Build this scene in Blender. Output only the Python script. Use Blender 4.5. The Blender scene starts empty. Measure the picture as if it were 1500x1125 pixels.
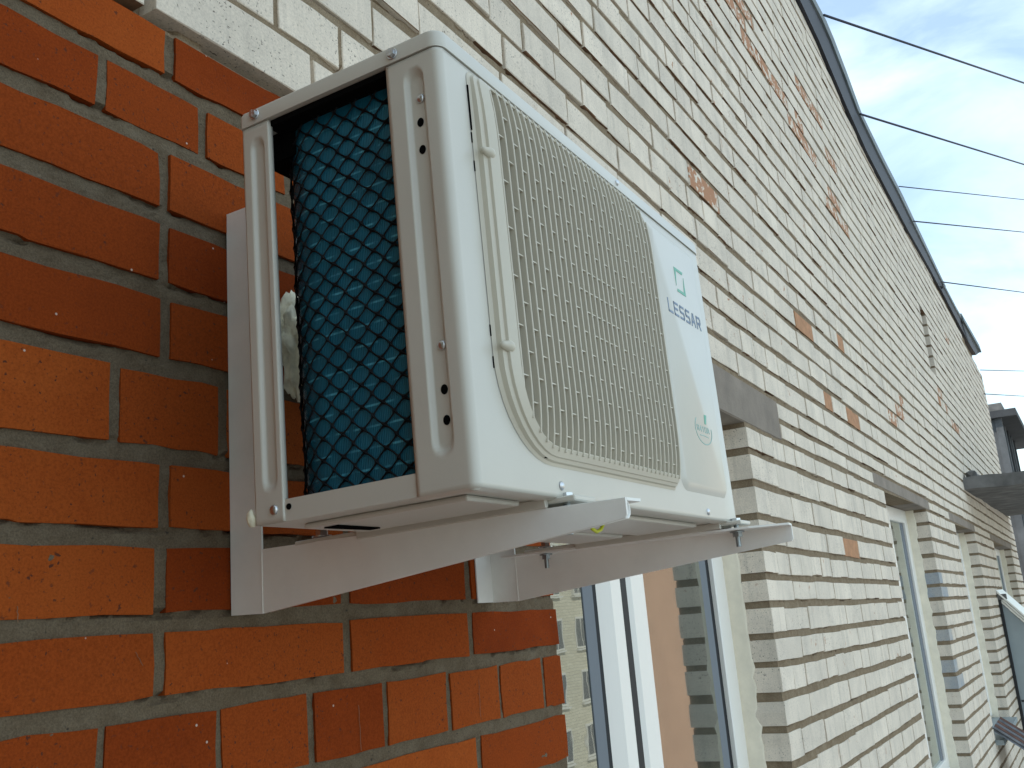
import bpy, bmesh, math, random
from mathutils import Matrix, Vector, noise

# ------------------------------------------------------------------ camera, sky, sun, exposure
sc = bpy.context.scene
col = sc.collection
F_PX = 1429.174
CAM = Vector((-0.637400, -0.634494, -0.099258))
RX = Vector((0.508116, -0.857519, -0.080492))      # image right
RY = Vector((0.163396, 0.187731, -0.968534))       # image down
RZ = Vector((0.845648, 0.478975, 0.235504))        # view direction
cam_d = bpy.data.cameras.new('camera')
cam_d.sensor_width = 36.0
cam_d.lens = F_PX / 1500 * 36
cam_d.clip_start = 0.02
cam_d.clip_end = 2000
cam = bpy.data.objects.new('camera', cam_d)
cam.matrix_world = Matrix(((RX.x, -RY.x, -RZ.x, CAM.x), (RX.y, -RY.y, -RZ.y, CAM.y), (RX.z, -RY.z, -RZ.z, CAM.z), (0, 0, 0, 1)))
col.objects.link(cam)
sc.camera = cam

SUN_DIR = Vector((-0.30, 0.72, 0.62)).normalized()    # towards the sun: behind the building
sun_d = bpy.data.lights.new('sun', 'SUN')
sun_d.energy = 3.0
sun_d.angle = math.radians(0.6)
sun_d.color = (1.0, 0.95, 0.87)
sun = bpy.data.objects.new('sun', sun_d)
sun.rotation_euler = SUN_DIR.to_track_quat('Z', 'Y').to_euler()
col.objects.link(sun)

world = bpy.data.worlds.new('World')
sc.world = world
world.use_nodes = True
wn = world.node_tree
wn.nodes.clear()
def wnode(t, **k):
    n = wn.nodes.new(t)
    for a, v in k.items():
        setattr(n, a, v)
    return n
w_out = wnode('ShaderNodeOutputWorld')
w_bg = wnode('ShaderNodeBackground')
w_bg.inputs['Strength'].default_value = 0.15
w_sky = wnode('ShaderNodeTexSky', sky_type='NISHITA', sun_disc=False)
w_sky.sun_elevation = math.asin(SUN_DIR.z)
w_sky.sun_rotation = math.atan2(SUN_DIR.x, SUN_DIR.y)
w_sky.air_density = 1.3
w_sky.dust_density = 0.6
w_sky.ozone_density = 2.5
w_tc = wnode('ShaderNodeTexCoord')
w_map = wnode('ShaderNodeMapping')
w_map.inputs['Scale'].default_value = (1.0, 1.0, 2.0)
w_map.inputs['Location'].default_value = (0.35, 0.1, 0.2)
w_n = wnode('ShaderNodeTexNoise')
w_n.inputs['Scale'].default_value = 4.2
w_n.inputs['Detail'].default_value = 7
w_n.inputs['Roughness'].default_value = 0.55
w_n.inputs['Distortion'].default_value = 0.5
w_r = wnode('ShaderNodeValToRGB')
w_r.color_ramp.elements[0].position = 0.33
w_r.color_ramp.elements[0].color = (0.20, 0.20, 0.20, 1)
w_r.color_ramp.elements[1].position = 0.66
w_r.color_ramp.elements[1].color = (0.88, 0.88, 0.88, 1)
w_mix = wnode('ShaderNodeMix', data_type='RGBA')
w_mix.inputs['B'].default_value = (4.9, 5.9, 6.3, 1)
L = wn.links.new
L(w_tc.outputs['Generated'], w_map.inputs['Vector'])
L(w_map.outputs['Vector'], w_n.inputs['Vector'])
L(w_n.outputs['Fac'], w_r.inputs['Fac'])
L(w_r.outputs['Color'], w_mix.inputs['Factor'])
L(w_sky.outputs['Color'], w_mix.inputs['A'])
L(w_mix.outputs['Result'], w_bg.inputs['Color'])
L(w_bg.outputs['Background'], w_out.inputs['Surface'])

sc.view_settings.view_transform = 'Standard'
sc.view_settings.look = 'None'
sc.view_settings.exposure = 0.85
sc.view_settings.gamma = 1.0
sc.render.engine = 'CYCLES'
sc.cycles.use_denoising = True
sc.cycles.max_bounces = 8
sc.cycles.diffuse_bounces = 5

# ------------------------------------------------------------------ photo pixel -> place
def ray(u, v):
    return RX * ((u - 750) / F_PX) + RY * ((v - 562.5) / F_PX) + RZ
def px(u, v, axis, val):
    d = ray(u, v)
    return CAM + d * ((val - CAM[axis]) / d[axis])
def to_px(p):
    q = Vector(p) - CAM
    z = q.dot(RZ)
    return (750 + F_PX * q.dot(RX) / z, 562.5 + F_PX * q.dot(RY) / z, z)
G = 0.17                     # the wall's face
rnd = random.Random(11)

# ------------------------------------------------------------------ materials
MATS = {}
def mat(name):
    m = bpy.data.materials.new(name)
    m.use_nodes = True
    nt = m.node_tree
    b = nt.nodes['Principled BSDF']
    MATS[name] = m
    return m, nt, b
def N(nt, t, inp=None, **k):
    n = nt.nodes.new(t)
    for a, v in k.items():
        setattr(n, a, v)
    for a, v in (inp or {}).items():
        n.inputs[a].default_value = v
    return n
def plain(name, c, rough=0.5, metal=0.0, bump=0.0, bscale=200, var=0.0, vscale=8, spec=0.5):
    m, nt, b = mat(name)
    b.inputs['Base Color'].default_value = (*c, 1)
    b.inputs['Roughness'].default_value = rough
    b.inputs['Metallic'].default_value = metal
    b.inputs['Specular IOR Level'].default_value = spec
    tc = N(nt, 'ShaderNodeTexCoord')
    if var:
        no = N(nt, 'ShaderNodeTexNoise', {'Scale': vscale, 'Detail': 6, 'Roughness': 0.6})
        nt.links.new(tc.outputs['Object'], no.inputs['Vector'])
        rp = N(nt, 'ShaderNodeValToRGB')
        rp.color_ramp.elements[0].position = 0.3
        rp.color_ramp.elements[1].position = 0.7
        rp.color_ramp.elements[0].color = (*[x * (1 - var) for x in c], 1)
        rp.color_ramp.elements[1].color = (*[min(1, x * (1 + var * 0.6)) for x in c], 1)
        nt.links.new(no.outputs['Fac'], rp.inputs['Fac'])
        nt.links.new(rp.outputs['Color'], b.inputs['Base Color'])
    if bump:
        nb = N(nt, 'ShaderNodeTexNoise', {'Scale': bscale, 'Detail': 4})
        nt.links.new(tc.outputs['Object'], nb.inputs['Vector'])
        bp = N(nt, 'ShaderNodeBump', {'Strength': bump, 'Distance': 0.002})
        nt.links.new(nb.outputs['Fac'], bp.inputs['Height'])
        nt.links.new(bp.outputs['Normal'], b.inputs['Normal'])
    return m

def mixc(nt, fac, a, bcol, blend='MIX'):
    n = N(nt, 'ShaderNodeMix', data_type='RGBA', blend_type=blend)
    if isinstance(fac, (int, float)):
        n.inputs['Factor'].default_value = fac
    else:
        nt.links.new(fac, n.inputs['Factor'])
    for k, v in (('A', a), ('B', bcol)):
        if isinstance(v, tuple):
            n.inputs[k].default_value = (*v, 1)
        else:
            nt.links.new(v, n.inputs[k])
    return n.outputs['Result']
def ramp(nt, fac, p0, p1, c0=(0, 0, 0), c1=(1, 1, 1)):
    r = N(nt, 'ShaderNodeValToRGB')
    e = r.color_ramp.elements
    e[0].position, e[1].position = p0, p1
    e[0].color, e[1].color = (*c0, 1), (*c1, 1)
    nt.links.new(fac, r.inputs['Fac'])
    return r.outputs['Color']
def noise_n(nt, vec, scale, detail=5, rough=0.6, dist=0.0):
    n = N(nt, 'ShaderNodeTexNoise', {'Scale': scale, 'Detail': detail, 'Roughness': rough, 'Distortion': dist})
    nt.links.new(vec, n.inputs['Vector'])
    return n.outputs['Fac']

def orange_material():
    m, nt, b = mat('orange_brick')
    geo = N(nt, 'ShaderNodeNewGeometry')
    pos = geo.outputs['Position']
    oi = N(nt, 'ShaderNodeObjectInfo')
    tone = ramp(nt, oi.outputs['Random'], 0.0, 1.0, (0.205, 0.034, 0.007), (0.40, 0.094, 0.019))
    big = ramp(nt, noise_n(nt, pos, 9, 4), 0.35, 0.7, (0.0, 0.0, 0.0), (1, 1, 1))
    c = mixc(nt, big, tone, (0.30, 0.055, 0.010))
    c = mixc(nt, 0.35, c, tone)
    grit = ramp(nt, noise_n(nt, pos, 420, 3, 0.7), 0.30, 0.62, (0.72, 0.70, 0.70), (1.06, 1.05, 1.0))
    c = mixc(nt, 1.0, c, grit, 'MULTIPLY')
    # dark pits clustered in places
    clus = ramp(nt, noise_n(nt, pos, 14, 3), 0.36, 0.56)
    pits = ramp(nt, noise_n(nt, pos, 200, 2, 0.5), 0.30, 0.36, (1, 1, 1), (0, 0, 0))
    pm = mixc(nt, 1.0, pits, clus, 'MULTIPLY')
    c = mixc(nt, pm, c, (0.10, 0.035, 0.02))
    # a few pale lime specks
    vo = N(nt, 'ShaderNodeTexVoronoi', {'Scale': 26.0})
    nt.links.new(pos, vo.inputs['Vector'])
    sp = ramp(nt, vo.outputs['Distance'], 0.028, 0.04, (0.8, 0.8, 0.8), (0, 0, 0))
    c = mixc(nt, sp, c, (0.62, 0.52, 0.42))
    nt.links.new(c, b.inputs['Base Color'])
    b.inputs['Roughness'].default_value = 0.95
    b.inputs['Specular IOR Level'].default_value = 0.06
    h = N(nt, 'ShaderNodeMath', operation='SUBTRACT')
    nt.links.new(noise_n(nt, pos, 260, 5, 0.65), h.inputs[0])
    nt.links.new(pm, h.inputs[1])
    bp = N(nt, 'ShaderNodeBump', {'Strength': 0.35, 'Distance': 0.0012})
    nt.links.new(h.outputs[0], bp.inputs['Height'])
    nt.links.new(bp.outputs['Normal'], b.inputs['Normal'])
    return m

def white_material(name, tint=(0.80, 0.70, 0.58), worn=0.0):
    m, nt, b = mat(name)
    geo = N(nt, 'ShaderNodeNewGeometry')
    pos = geo.outputs['Position']
    oi = N(nt, 'ShaderNodeObjectInfo')
    tone = ramp(nt, oi.outputs['Random'], 0.0, 1.0, tuple(x * 0.92 for x in tint), tuple(min(1, x * 1.08) for x in tint))
    blot = ramp(nt, noise_n(nt, pos, 7, 6, 0.65), 0.40, 0.72, (0, 0, 0), (0.75, 0.75, 0.75))
    c = mixc(nt, blot, tone, (0.585, 0.52, 0.44))
    # rain streaks: noise stretched down the wall
    mp = N(nt, 'ShaderNodeMapping', {'Scale': (14, 14, 1.2)})
    nt.links.new(pos, mp.inputs['Vector'])
    st = ramp(nt, noise_n(nt, mp.outputs['Vector'], 2.0, 5), 0.52, 0.75, (0, 0, 0), (0.6, 0.6, 0.6))
    c = mixc(nt, st, c, (0.50, 0.445, 0.375))
    # dark pin pricks in the paint
    clus = ramp(nt, noise_n(nt, pos, 5, 3), 0.36, 0.60)
    pits = ramp(nt, noise_n(nt, pos, 230, 2, 0.5), 0.29, 0.365, (1, 1, 1), (0, 0, 0))
    pm = mixc(nt, 1.0, pits, clus, 'MULTIPLY')
    c = mixc(nt, pm, c, (0.17, 0.145, 0.12))
    grain = ramp(nt, noise_n(nt, pos, 330, 3, 0.7), 0.32, 0.6, (0.84, 0.84, 0.84), (1.03, 1.03, 1.03))
    c = mixc(nt, 1.0, c, grain, 'MULTIPLY')
    # flaked paint shows the brick
    fl = noise_n(nt, pos, 26, 5, 0.62, 0.4)
    zone = ramp(nt, noise_n(nt, pos, 1.9, 2), 0.50, 0.60)
    th = 0.665 - worn
    flm = ramp(nt, fl, th, th + 0.012)
    if worn < 0.1:
        flm = mixc(nt, 1.0, flm, zone, 'MULTIPLY')
    c = mixc(nt, flm, c, (0.44, 0.22, 0.12))
    nt.links.new(c, b.inputs['Base Color'])
    b.inputs['Roughness'].default_value = 0.8
    b.inputs['Specular IOR Level'].default_value = 0.3
    h = N(nt, 'ShaderNodeMath', operation='SUBTRACT')
    nt.links.new(noise_n(nt, pos, 150, 5, 0.6), h.inputs[0])
    nt.links.new(pm, h.inputs[1])
    bp = N(nt, 'ShaderNodeBump', {'Strength': 0.4, 'Distance': 0.0015})
    nt.links.new(h.outputs[0], bp.inputs['Height'])
    nt.links.new(bp.outputs['Normal'], b.inputs['Normal'])
    return m

def mortar_material(name='mortar', dim=1.0):
    m, nt, b = mat(name)
    geo = N(nt, 'ShaderNodeNewGeometry')
    pos = geo.outputs['Position']
    c = ramp(nt, noise_n(nt, pos, 30, 6, 0.65), 0.3, 0.7, (0.28 * dim, 0.205 * dim, 0.135 * dim), (0.40 * dim, 0.315 * dim, 0.22 * dim))
    gr = ramp(nt, noise_n(nt, pos, 520, 3, 0.7), 0.3, 0.66, (0.66, 0.66, 0.66), (1.12, 1.12, 1.1))
    c = mixc(nt, 1.0, c, gr, 'MULTIPLY')
    holes = ramp(nt, noise_n(nt, pos, 95, 2, 0.5), 0.22, 0.27, (1, 1, 1), (0, 0, 0))
    c = mixc(nt, holes, c, (0.06, 0.05, 0.04))
    nt.links.new(c, b.inputs['Base Color'])
    b.inputs['Roughness'].default_value = 0.95
    b.inputs['Specular IOR Level'].default_value = 0.05
    bp = N(nt, 'ShaderNodeBump', {'Strength': 0.7, 'Distance': 0.003})
    nt.links.new(noise_n(nt, pos, 130, 6, 0.7), bp.inputs['Height'])
    nt.links.new(bp.outputs['Normal'], b.inputs['Normal'])
    return m

orange_material()
white_material('painted_brick')
white_material('worn_painted_brick', worn=0.20)
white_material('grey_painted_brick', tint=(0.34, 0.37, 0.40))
mortar_material('mortar', 0.80)
mortar_material('dark_mortar', 0.46)
plain('unpainted_edge', (0.20, 0.105, 0.055), 0.9, bump=0.4, bscale=150, var=0.4, vscale=40)
plain('bare_tan_brick', (0.46, 0.23, 0.115), 0.85, bump=0.4, bscale=150, var=0.25, vscale=30)
plain('plaster', (0.82, 0.745, 0.60), 0.85, bump=0.3, bscale=60, var=0.12, vscale=14)
plain('lintel_concrete', (0.26, 0.215, 0.175), 0.9, bump=0.5, bscale=160, var=0.22, vscale=9)
plain('dark_concrete', (0.16, 0.155, 0.15), 0.95, bump=0.8, bscale=25, var=0.5, vscale=5)
plain('ac_enamel', (0.605, 0.58, 0.515), 0.30, bump=0.03, bscale=500, var=0.035, vscale=9)
plain('ac_plastic', (0.57, 0.525, 0.43), 0.42)
plain('bracket_paint', (0.89, 0.885, 0.85), 0.38, bump=0.05, bscale=300, var=0.05, vscale=20)
plain('zinc', (0.62, 0.63, 0.65), 0.28, metal=1.0)
plain('zinc_dull', (0.36, 0.40, 0.42), 0.42, metal=1.0)
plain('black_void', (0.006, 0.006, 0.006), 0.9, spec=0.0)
plain('net_plastic', (0.004, 0.005, 0.007), 0.6, spec=0.2)
plain('pvc', (0.90, 0.875, 0.82), 0.3)
plain('gasket_grey', (0.17, 0.19, 0.215), 0.55)
plain('gasket_black', (0.012, 0.013, 0.016), 0.6)
plain('flashing_dark', (0.012, 0.012, 0.022), 0.6, var=0.4, vscale=4)
plain('flashing_edge', (0.12, 0.145, 0.15), 0.5, metal=0.3, var=0.3, vscale=6)
plain('sheet_grey', (0.30, 0.345, 0.36), 0.45, var=0.12, vscale=3)
plain('corrugated_grey', (0.16, 0.165, 0.18), 0.6, var=0.45, vscale=12)
plain('corrugated_rust', (0.16, 0.085, 0.065), 0.8, var=0.4, vscale=14)
plain('tower_cladding', (0.115, 0.12, 0.125), 0.8, var=0.4, vscale=3)
plain('tower_dark', (0.05, 0.052, 0.056), 0.85, var=0.3, vscale=4)
plain('foam', (0.86, 0.81, 0.62), 0.85, bump=1.0, bscale=90, var=0.25, vscale=60)
plain('wire_dark', (0.05, 0.055, 0.08), 0.6)
plain('earth_wire', (0.55, 0.60, 0.02), 0.4)
plain('logo_green', (0.13, 0.42, 0.30), 0.45)
plain('logo_slate', (0.17, 0.23, 0.33), 0.45)
plain('pale_mint', (0.30, 0.50, 0.46), 0.45)
plain('rubber', (0.03, 0.03, 0.03), 0.7)
plain('asphalt', (0.30, 0.29, 0.27), 0.95, var=0.35, vscale=0.3)
plain('orange_render', (0.44, 0.27, 0.175), 0.9, var=0.1, vscale=0.5)
plain('far_window', (0.05, 0.06, 0.07), 0.15)
plain('far_frame', (0.6, 0.58, 0.52), 0.6)
plain('blocker_render', (0.33, 0.285, 0.205), 0.95, var=0.2, vscale=2)
plain('roofing', (0.06, 0.06, 0.06), 0.95)

def coil_material():
    m, nt, b = mat('coil_fins')
    tc = N(nt, 'ShaderNodeTexCoord')
    sep = N(nt, 'ShaderNodeSeparateXYZ')
    nt.links.new(tc.outputs['UV'], sep.inputs[0])      # x: run along the coil, y: height (metres)
    wv = N(nt, 'ShaderNodeMath', operation='MULTIPLY')
    wv.inputs[1].default_value = 1 / 0.0185
    nt.links.new(sep.outputs['Y'], wv.inputs[0])
    fr = N(nt, 'ShaderNodeMath', operation='FRACT')
    nt.links.new(wv.outputs[0], fr.inputs[0])
    line = ramp(nt, fr.outputs[0], 0.80, 0.84)  # pale lines: sheen of the tubes painted into the fin colour
    r2 = nt.nodes[-1]
    r2.color_ramp.elements.new(0.90).color = (1, 1, 1, 1)
    r2.color_ramp.elements.new(0.94).color = (0, 0, 0, 1)
    no = noise_n(nt, tc.outputs['UV'], 25, 3)
    base = ramp(nt, no, 0.3, 0.7, (0.012, 0.15, 0.25), (0.018, 0.19, 0.31))
    lm = mixc(nt, 1.0, line, ramp(nt, noise_n(nt, tc.outputs['UV'], 60, 2), 0.42, 0.6), 'MULTIPLY')
    c = mixc(nt, lm, base, (0.10, 0.50, 0.72))
    nt.links.new(c, b.inputs['Base Color'])
    b.inputs['Metallic'].default_value = 0.35
    b.inputs['Roughness'].default_value = 0.22
    fx = N(nt, 'ShaderNodeMath', operation='MULTIPLY')
    fx.inputs[1].default_value = 2 * math.pi / 0.0019
    nt.links.new(sep.outputs['X'], fx.inputs[0])
    sn = N(nt, 'ShaderNodeMath', operation='SINE')
    nt.links.new(fx.outputs[0], sn.inputs[0])
    bp = N(nt, 'ShaderNodeBump', {'Strength': 0.35, 'Distance': 0.0006})
    nt.links.new(sn.outputs[0], bp.inputs['Height'])
    nt.links.new(bp.outputs['Normal'], b.inputs['Normal'])
coil_material()

def glass_material():
    m, nt, b = mat('window_glass')
    out = nt.nodes['Material Output']
    b.inputs['Base Color'].default_value = (0.025, 0.035, 0.035, 1)
    b.inputs['Roughness'].default_value = 0.1
    gl = N(nt, 'ShaderNodeBsdfGlossy', {'Color': (0.86, 0.92, 0.90, 1), 'Roughness': 0.012})
    lw = N(nt, 'ShaderNodeLayerWeight', {'Blend': 0.62})
    mx = N(nt, 'ShaderNodeMixShader')
    nt.links.new(lw.outputs['Fresnel'], mx.inputs[0])
    nt.links.new(b.outputs[0], mx.inputs[1])
    nt.links.new(gl.outputs[0], mx.inputs[2])
    nt.links.new(mx.outputs[0], out.inputs['Surface'])
    geo = N(nt, 'ShaderNodeNewGeometry')
    bp = N(nt, 'ShaderNodeBump', {'Strength': 0.06, 'Distance': 0.002})
    nt.links.new(noise_n(nt, geo.outputs['Position'], 9, 2), bp.inputs['Height'])
    nt.links.new(bp.outputs['Normal'], gl.inputs['Normal'])
glass_material()

def far_brick_material():
    m, nt, b = mat('far_beige_brick')
    tc = N(nt, 'ShaderNodeTexCoord')
    mp = N(nt, 'ShaderNodeMapping', {'Rotation': (math.pi / 2, 0, 0)})
    nt.links.new(tc.outputs['Object'], mp.inputs['Vector'])
    br = N(nt, 'ShaderNodeTexBrick', {'Scale': 1.0, 'Mortar Size': 0.012, 'Brick Width': 0.5, 'Row Height': 0.17,
           'Color1': (0.50, 0.46, 0.34, 1), 'Color2': (0.58, 0.54, 0.41, 1), 'Mortar': (0.33, 0.30, 0.24, 1)})
    nt.links.new(mp.outputs['Vector'], br.inputs['Vector'])
    nt.links.new(br.outputs['Color'], b.inputs['Base Color'])
    b.inputs['Roughness'].default_value = 0.9
far_brick_material()

# ------------------------------------------------------------------ object helpers
def tag(o, label=None, cat=None, group=None, kind=None):
    for k, v in (('label', label), ('category', cat), ('group', group), ('kind', kind)):
        if v:
            o[k] = v
    return o
def link(name, me, m=None, parent=None):
    o = bpy.data.objects.new(name, me)
    col.objects.link(o)
    if m is not None and me is not None and not me.materials:
        me.materials.append(MATS[m])
    if parent is not None:
        o.parent = parent
    return o
def empty(name, loc=(0, 0, 0), label=None, cat=None, group=None, kind=None):
    o = bpy.data.objects.new(name, None)
    o.empty_display_size = 0.05
    o.location = loc
    col.objects.link(o)
    return tag(o, label, cat, group, kind)
def from_bm(name, bm, m, parent=None, smooth=False):
    bmesh.ops.recalc_face_normals(bm, faces=bm.faces)
    me = bpy.data.meshes.new(name)
    bm.to_mesh(me)
    bm.free()
    if smooth:
        for f in me.polygons:
            f.use_smooth = True
    return link(name, me, m, parent)
def pydata(name, vs, fs, m, parent=None, smooth=False):
    me = bpy.data.meshes.new(name)
    me.from_pydata([tuple(v) for v in vs], [], fs)
    me.update()
    if smooth:
        for f in me.polygons:
            f.use_smooth = True
    return link(name, me, m, parent)
def bm_box(bm, x0, x1, y0, y1, z0, z1, bevel=0.0, seg=2):
    r = bmesh.ops.create_cube(bm, size=1.0)
    vs = r['verts']
    for v in vs:
        v.co = Vector((x0 + (v.co.x + .5) * (x1 - x0), y0 + (v.co.y + .5) * (y1 - y0), z0 + (v.co.z + .5) * (z1 - z0)))
    if bevel > 0:
        es = list({e for v in vs for e in v.link_edges})
        bmesh.ops.bevel(bm, geom=es, offset=bevel, segments=seg, profile=0.5, affect='EDGES')
    return vs
def box(name, x0, x1, y0, y1, z0, z1, m, parent=None, bevel=0.0, seg=2):
    bm = bmesh.new()
    bm_box(bm, x0, x1, y0, y1, z0, z1, bevel, seg)
    return from_bm(name, bm, m, parent)
def prism(name, pts, axis, a, b, m, parent=None, bevel=0.0):
    """polygon pts (two coords) extruded along axis from a to b"""
    bm = bmesh.new()
    def co(p, t):
        if axis == 0: return (t, p[0], p[1])
        if axis == 1: return (p[0], t, p[1])
        return (p[0], p[1], t)
    v0 = [bm.verts.new(co(p, a)) for p in pts]
    v1 = [bm.verts.new(co(p, b)) for p in pts]
    n = len(pts)
    bm.faces.new(v0)
    bm.faces.new(v1[::-1])
    for i in range(n):
        bm.faces.new((v0[i], v0[(i + 1) % n], v1[(i + 1) % n], v1[i]))
    if bevel:
        bmesh.ops.bevel(bm, geom=list(bm.edges), offset=bevel, segments=1, affect='EDGES')
    return from_bm(name, bm, m, parent)
def tube_into(vs, fs, path, r, n=6, cap=True):
    base = len(vs)
    up = Vector((0, 0, 1))
    m = len(path)
    for i, p in enumerate(path):
        p = Vector(p)
        t = (Vector(path[min(i + 1, m - 1)]) - Vector(path[max(i - 1, 0)])).normalized()
        a = t.cross(up)
        if a.length < 1e-4:
            a = t.cross(Vector((1, 0, 0)))
        a.normalize()
        b = t.cross(a)
        rr = r[i] if isinstance(r, (list, tuple)) else r
        for k in range(n):
            an = 2 * math.pi * k / n
            vs.append(p + a * (rr * math.cos(an)) + b * (rr * math.sin(an)))
    for i in range(m - 1):
        for k in range(n):
            q = base + i * n
            fs.append((q + k, q + (k + 1) % n, q + n + (k + 1) % n, q + n + k))
    if cap:
        fs.append(tuple(base + k for k in range(n))[::-1])
        fs.append(tuple(base + (m - 1) * n + k for k in range(n)))
def tube(name, path, r, m, parent=None, n=8):
    vs, fs = [], []
    tube_into(vs, fs, path, r, n)
    return pydata(name, vs, fs, m, parent, smooth=True)

# ------------------------------------------------------------------ ground
gz = -12.0
ground = pydata('ground', [(-400, -400, gz), (400, -400, gz), (400, 400, gz), (-400, 400, gz)], [(0, 1, 2, 3)], 'asphalt')
tag(ground, 'grey asphalt yard far below the air conditioner', kind='structure')

# ------------------------------------------------------------------ the brick building
bld = empty('brick_building', (0, G, gz), 'long brick building, painted white except for bare orange bricks behind the air conditioner', 'building')
def under(o, parent):
    o.parent = parent
    # parts of the building are modelled in world coordinates
    o.matrix_parent_inverse = Matrix.Translation(Vector((0, G, gz))).inverted()
    return o

def h_of(x):                       # the courses sag a little to the right
    if x < 0.3: return 0.0
    if x < 2.3: return -0.028 * (x - 0.3)
    return -0.056 - 0.017 * (x - 2.3)
# bed joint centres of the painted wall (height at x = 2.3 plus 0.056)
J9 = 0.6006
UP = [J9 + 0.0875 * k for k in range(0, 34)]
LOW = [v + 0.056 for v in (.5446, .472, .403, .322, .228, .134, .045, -.038, -.115, -.201, -.281, -.365, -.451, -.540)]
while LOW[-1] > -3.2:
    LOW.append(LOW[-1] - 0.0868)
ORJ = [.6006, .5258, .4462, .3600, .2745, .1917, .0935, .0112, -.0730, -.1530, -.2470]
while ORJ[-1] > -3.2:
    ORJ.append(ORJ[-1] - 0.0855)
OPEN = [(0.870, 2.145), (4.300, 5.645), (6.960, 8.225), (9.850, 11.98)]     # window openings
LINT = [(0.60, 2.545, 0, 2), (4.075, 5.79, 1, 2), (6.70, 8.30, 1, 2), (9.60, 12.15, 1, 2)]   # lintels: x0, x1, courses
SILL_Z = -1.15
X_END = 13.0
TOPL = [(-4, 3.12), (4.0, 3.10), (4.3, 3.04), (4.7, 2.99), (5.3, 2.87), (6.6, 2.755), (8.65, 2.70), (10.9, 2.56), (13.2, 2.42)]
def top_z(x):
    for (a, za), (b, zb) in zip(TOPL, TOPL[1:]):
        if x <= b:
            return za + (zb - za) * max(0, x - a) / (b - a)
    return TOPL[-1][1]
NICHE = (7.28, 7.62, 1.50, 2.05)

brick_cache = {}
def brick_mesh(Lx, Hz, var, m, depth=0.03):
    key = (round(Lx / .004), round(Hz / .004), var, m, round(depth, 3))
    if key in brick_cache:
        return brick_cache[key]
    r = random.Random(hash(key[:3]) & 0xffff)
    Lx, Hz = key[0] * .004, key[1] * .004
    bare_b = m == 'orange_brick'
    nl = (5 if Lx > .17 else 3) if bare_b else (2 if Lx > .17 else 1)
    out = []
    for (ax, az), (bx, bz), n in (((-.5, -.5), (.5, -.5), nl), ((.5, -.5), (.5, .5), 1), ((.5, .5), (-.5, .5), nl), ((-.5, .5), (-.5, -.5), 1)):
        for k in range(n + 1):
            t = k / (n + 1) + (r.uniform(-.08, .08) if k else 0)
            out.append([(ax + (bx - ax) * t) * Lx + r.uniform(-.0016, .0016), (az + (bz - az) * t) * Hz + r.uniform(-.0014, .0014) * (1.2 if bare_b else 1)])
    n = len(out)
    vs, fs = [], []
    bev = [r.uniform(.0006, .0020) for _ in out]
    for (x, z), b in zip(out, bev):
        s = math.hypot(x, z)
        vs.append((x - b * (1 if x > 0 else -1) * (1 if abs(x) > Lx * .47 else .1), r.uniform(-.0006, .0006), z - b * (1 if z > 0 else -1) * (1 if abs(z) > Hz * .45 else .1)))
    for (x, z), b in zip(out, bev):
        vs.append((x, b * .9, z))
    for (x, z) in out:
        vs.append((x, depth, z))
    if bare_b:                 # crisp broken edge, no rounding
        vs = [(x, r.uniform(-.0004, .0004), z) for x, z in out] + [(x, depth, z) for x, z in out]
    fs.append(tuple(range(n)))
    mi = [0]
    bare_under = r.random() < .38
    for q in ((0,) if bare_b else (0, n)):
        for i in range(n):
            j = (i + 1) % n
            fs.append((q + i, q + n + i, q + n + j, q + j))
            under_side = i <= nl and not bare_b
            mi.append(1 if under_side and ((q == n and bare_under) or r.random() < .14) else 0)
    me = bpy.data.meshes.new('brick')
    me.from_pydata(vs, [], fs)
    me.materials.append(MATS[m])
    if not bare_b:
        me.materials.append(MATS['unpainted_edge'])
        me.polygons.foreach_set('material_index', mi)
    me.update()
    brick_cache[key] = me
    return me

def backing(name, x_edges, z_edges, filled, y0, y1, m, relief=None):
    """wall of mortar with openings: front faces and the sides of the openings"""
    vs, fs, idx = [], [], {}
    nx, nz = len(x_edges) - 1, len(z_edges) - 1
    def v(i, back, j):
        k = (i, back, j)
        if k not in idx:
            idx[k] = len(vs)
            x, z = x_edges[i], z_edges[j]
            vs.append((x, y1 if back else y0 + (relief(x, z) if relief else 0), z))
        return idx[k]
    F = [[filled((x_edges[i] + x_edges[i + 1]) / 2, (z_edges[j] + z_edges[j + 1]) / 2) for j in range(nz)] for i in range(nx)]
    g = lambda i, j: 0 <= i < nx and 0 <= j < nz and F[i][j]
    for i in range(nx):
        for j in range(nz):
            if not F[i][j]:
                continue
            fs.append((v(i, 0, j), v(i + 1, 0, j), v(i + 1, 0, j + 1), v(i, 0, j + 1)))
            if not g(i - 1, j): fs.append((v(i, 0, j), v(i, 0, j + 1), v(i, 1, j + 1), v(i, 1, j)))
            if not g(i + 1, j): fs.append((v(i + 1, 0, j), v(i + 1, 1, j), v(i + 1, 1, j + 1), v(i + 1, 0, j + 1)))
            if not g(i, j - 1): fs.append((v(i, 0, j), v(i, 1, j), v(i + 1, 1, j), v(i + 1, 0, j)))
            if not g(i, j + 1): fs.append((v(i, 0, j + 1), v(i + 1, 0, j + 1), v(i + 1, 1, j + 1), v(i, 1, j + 1)))
    return under(pydata(name, vs, fs, m), bld)

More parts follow.
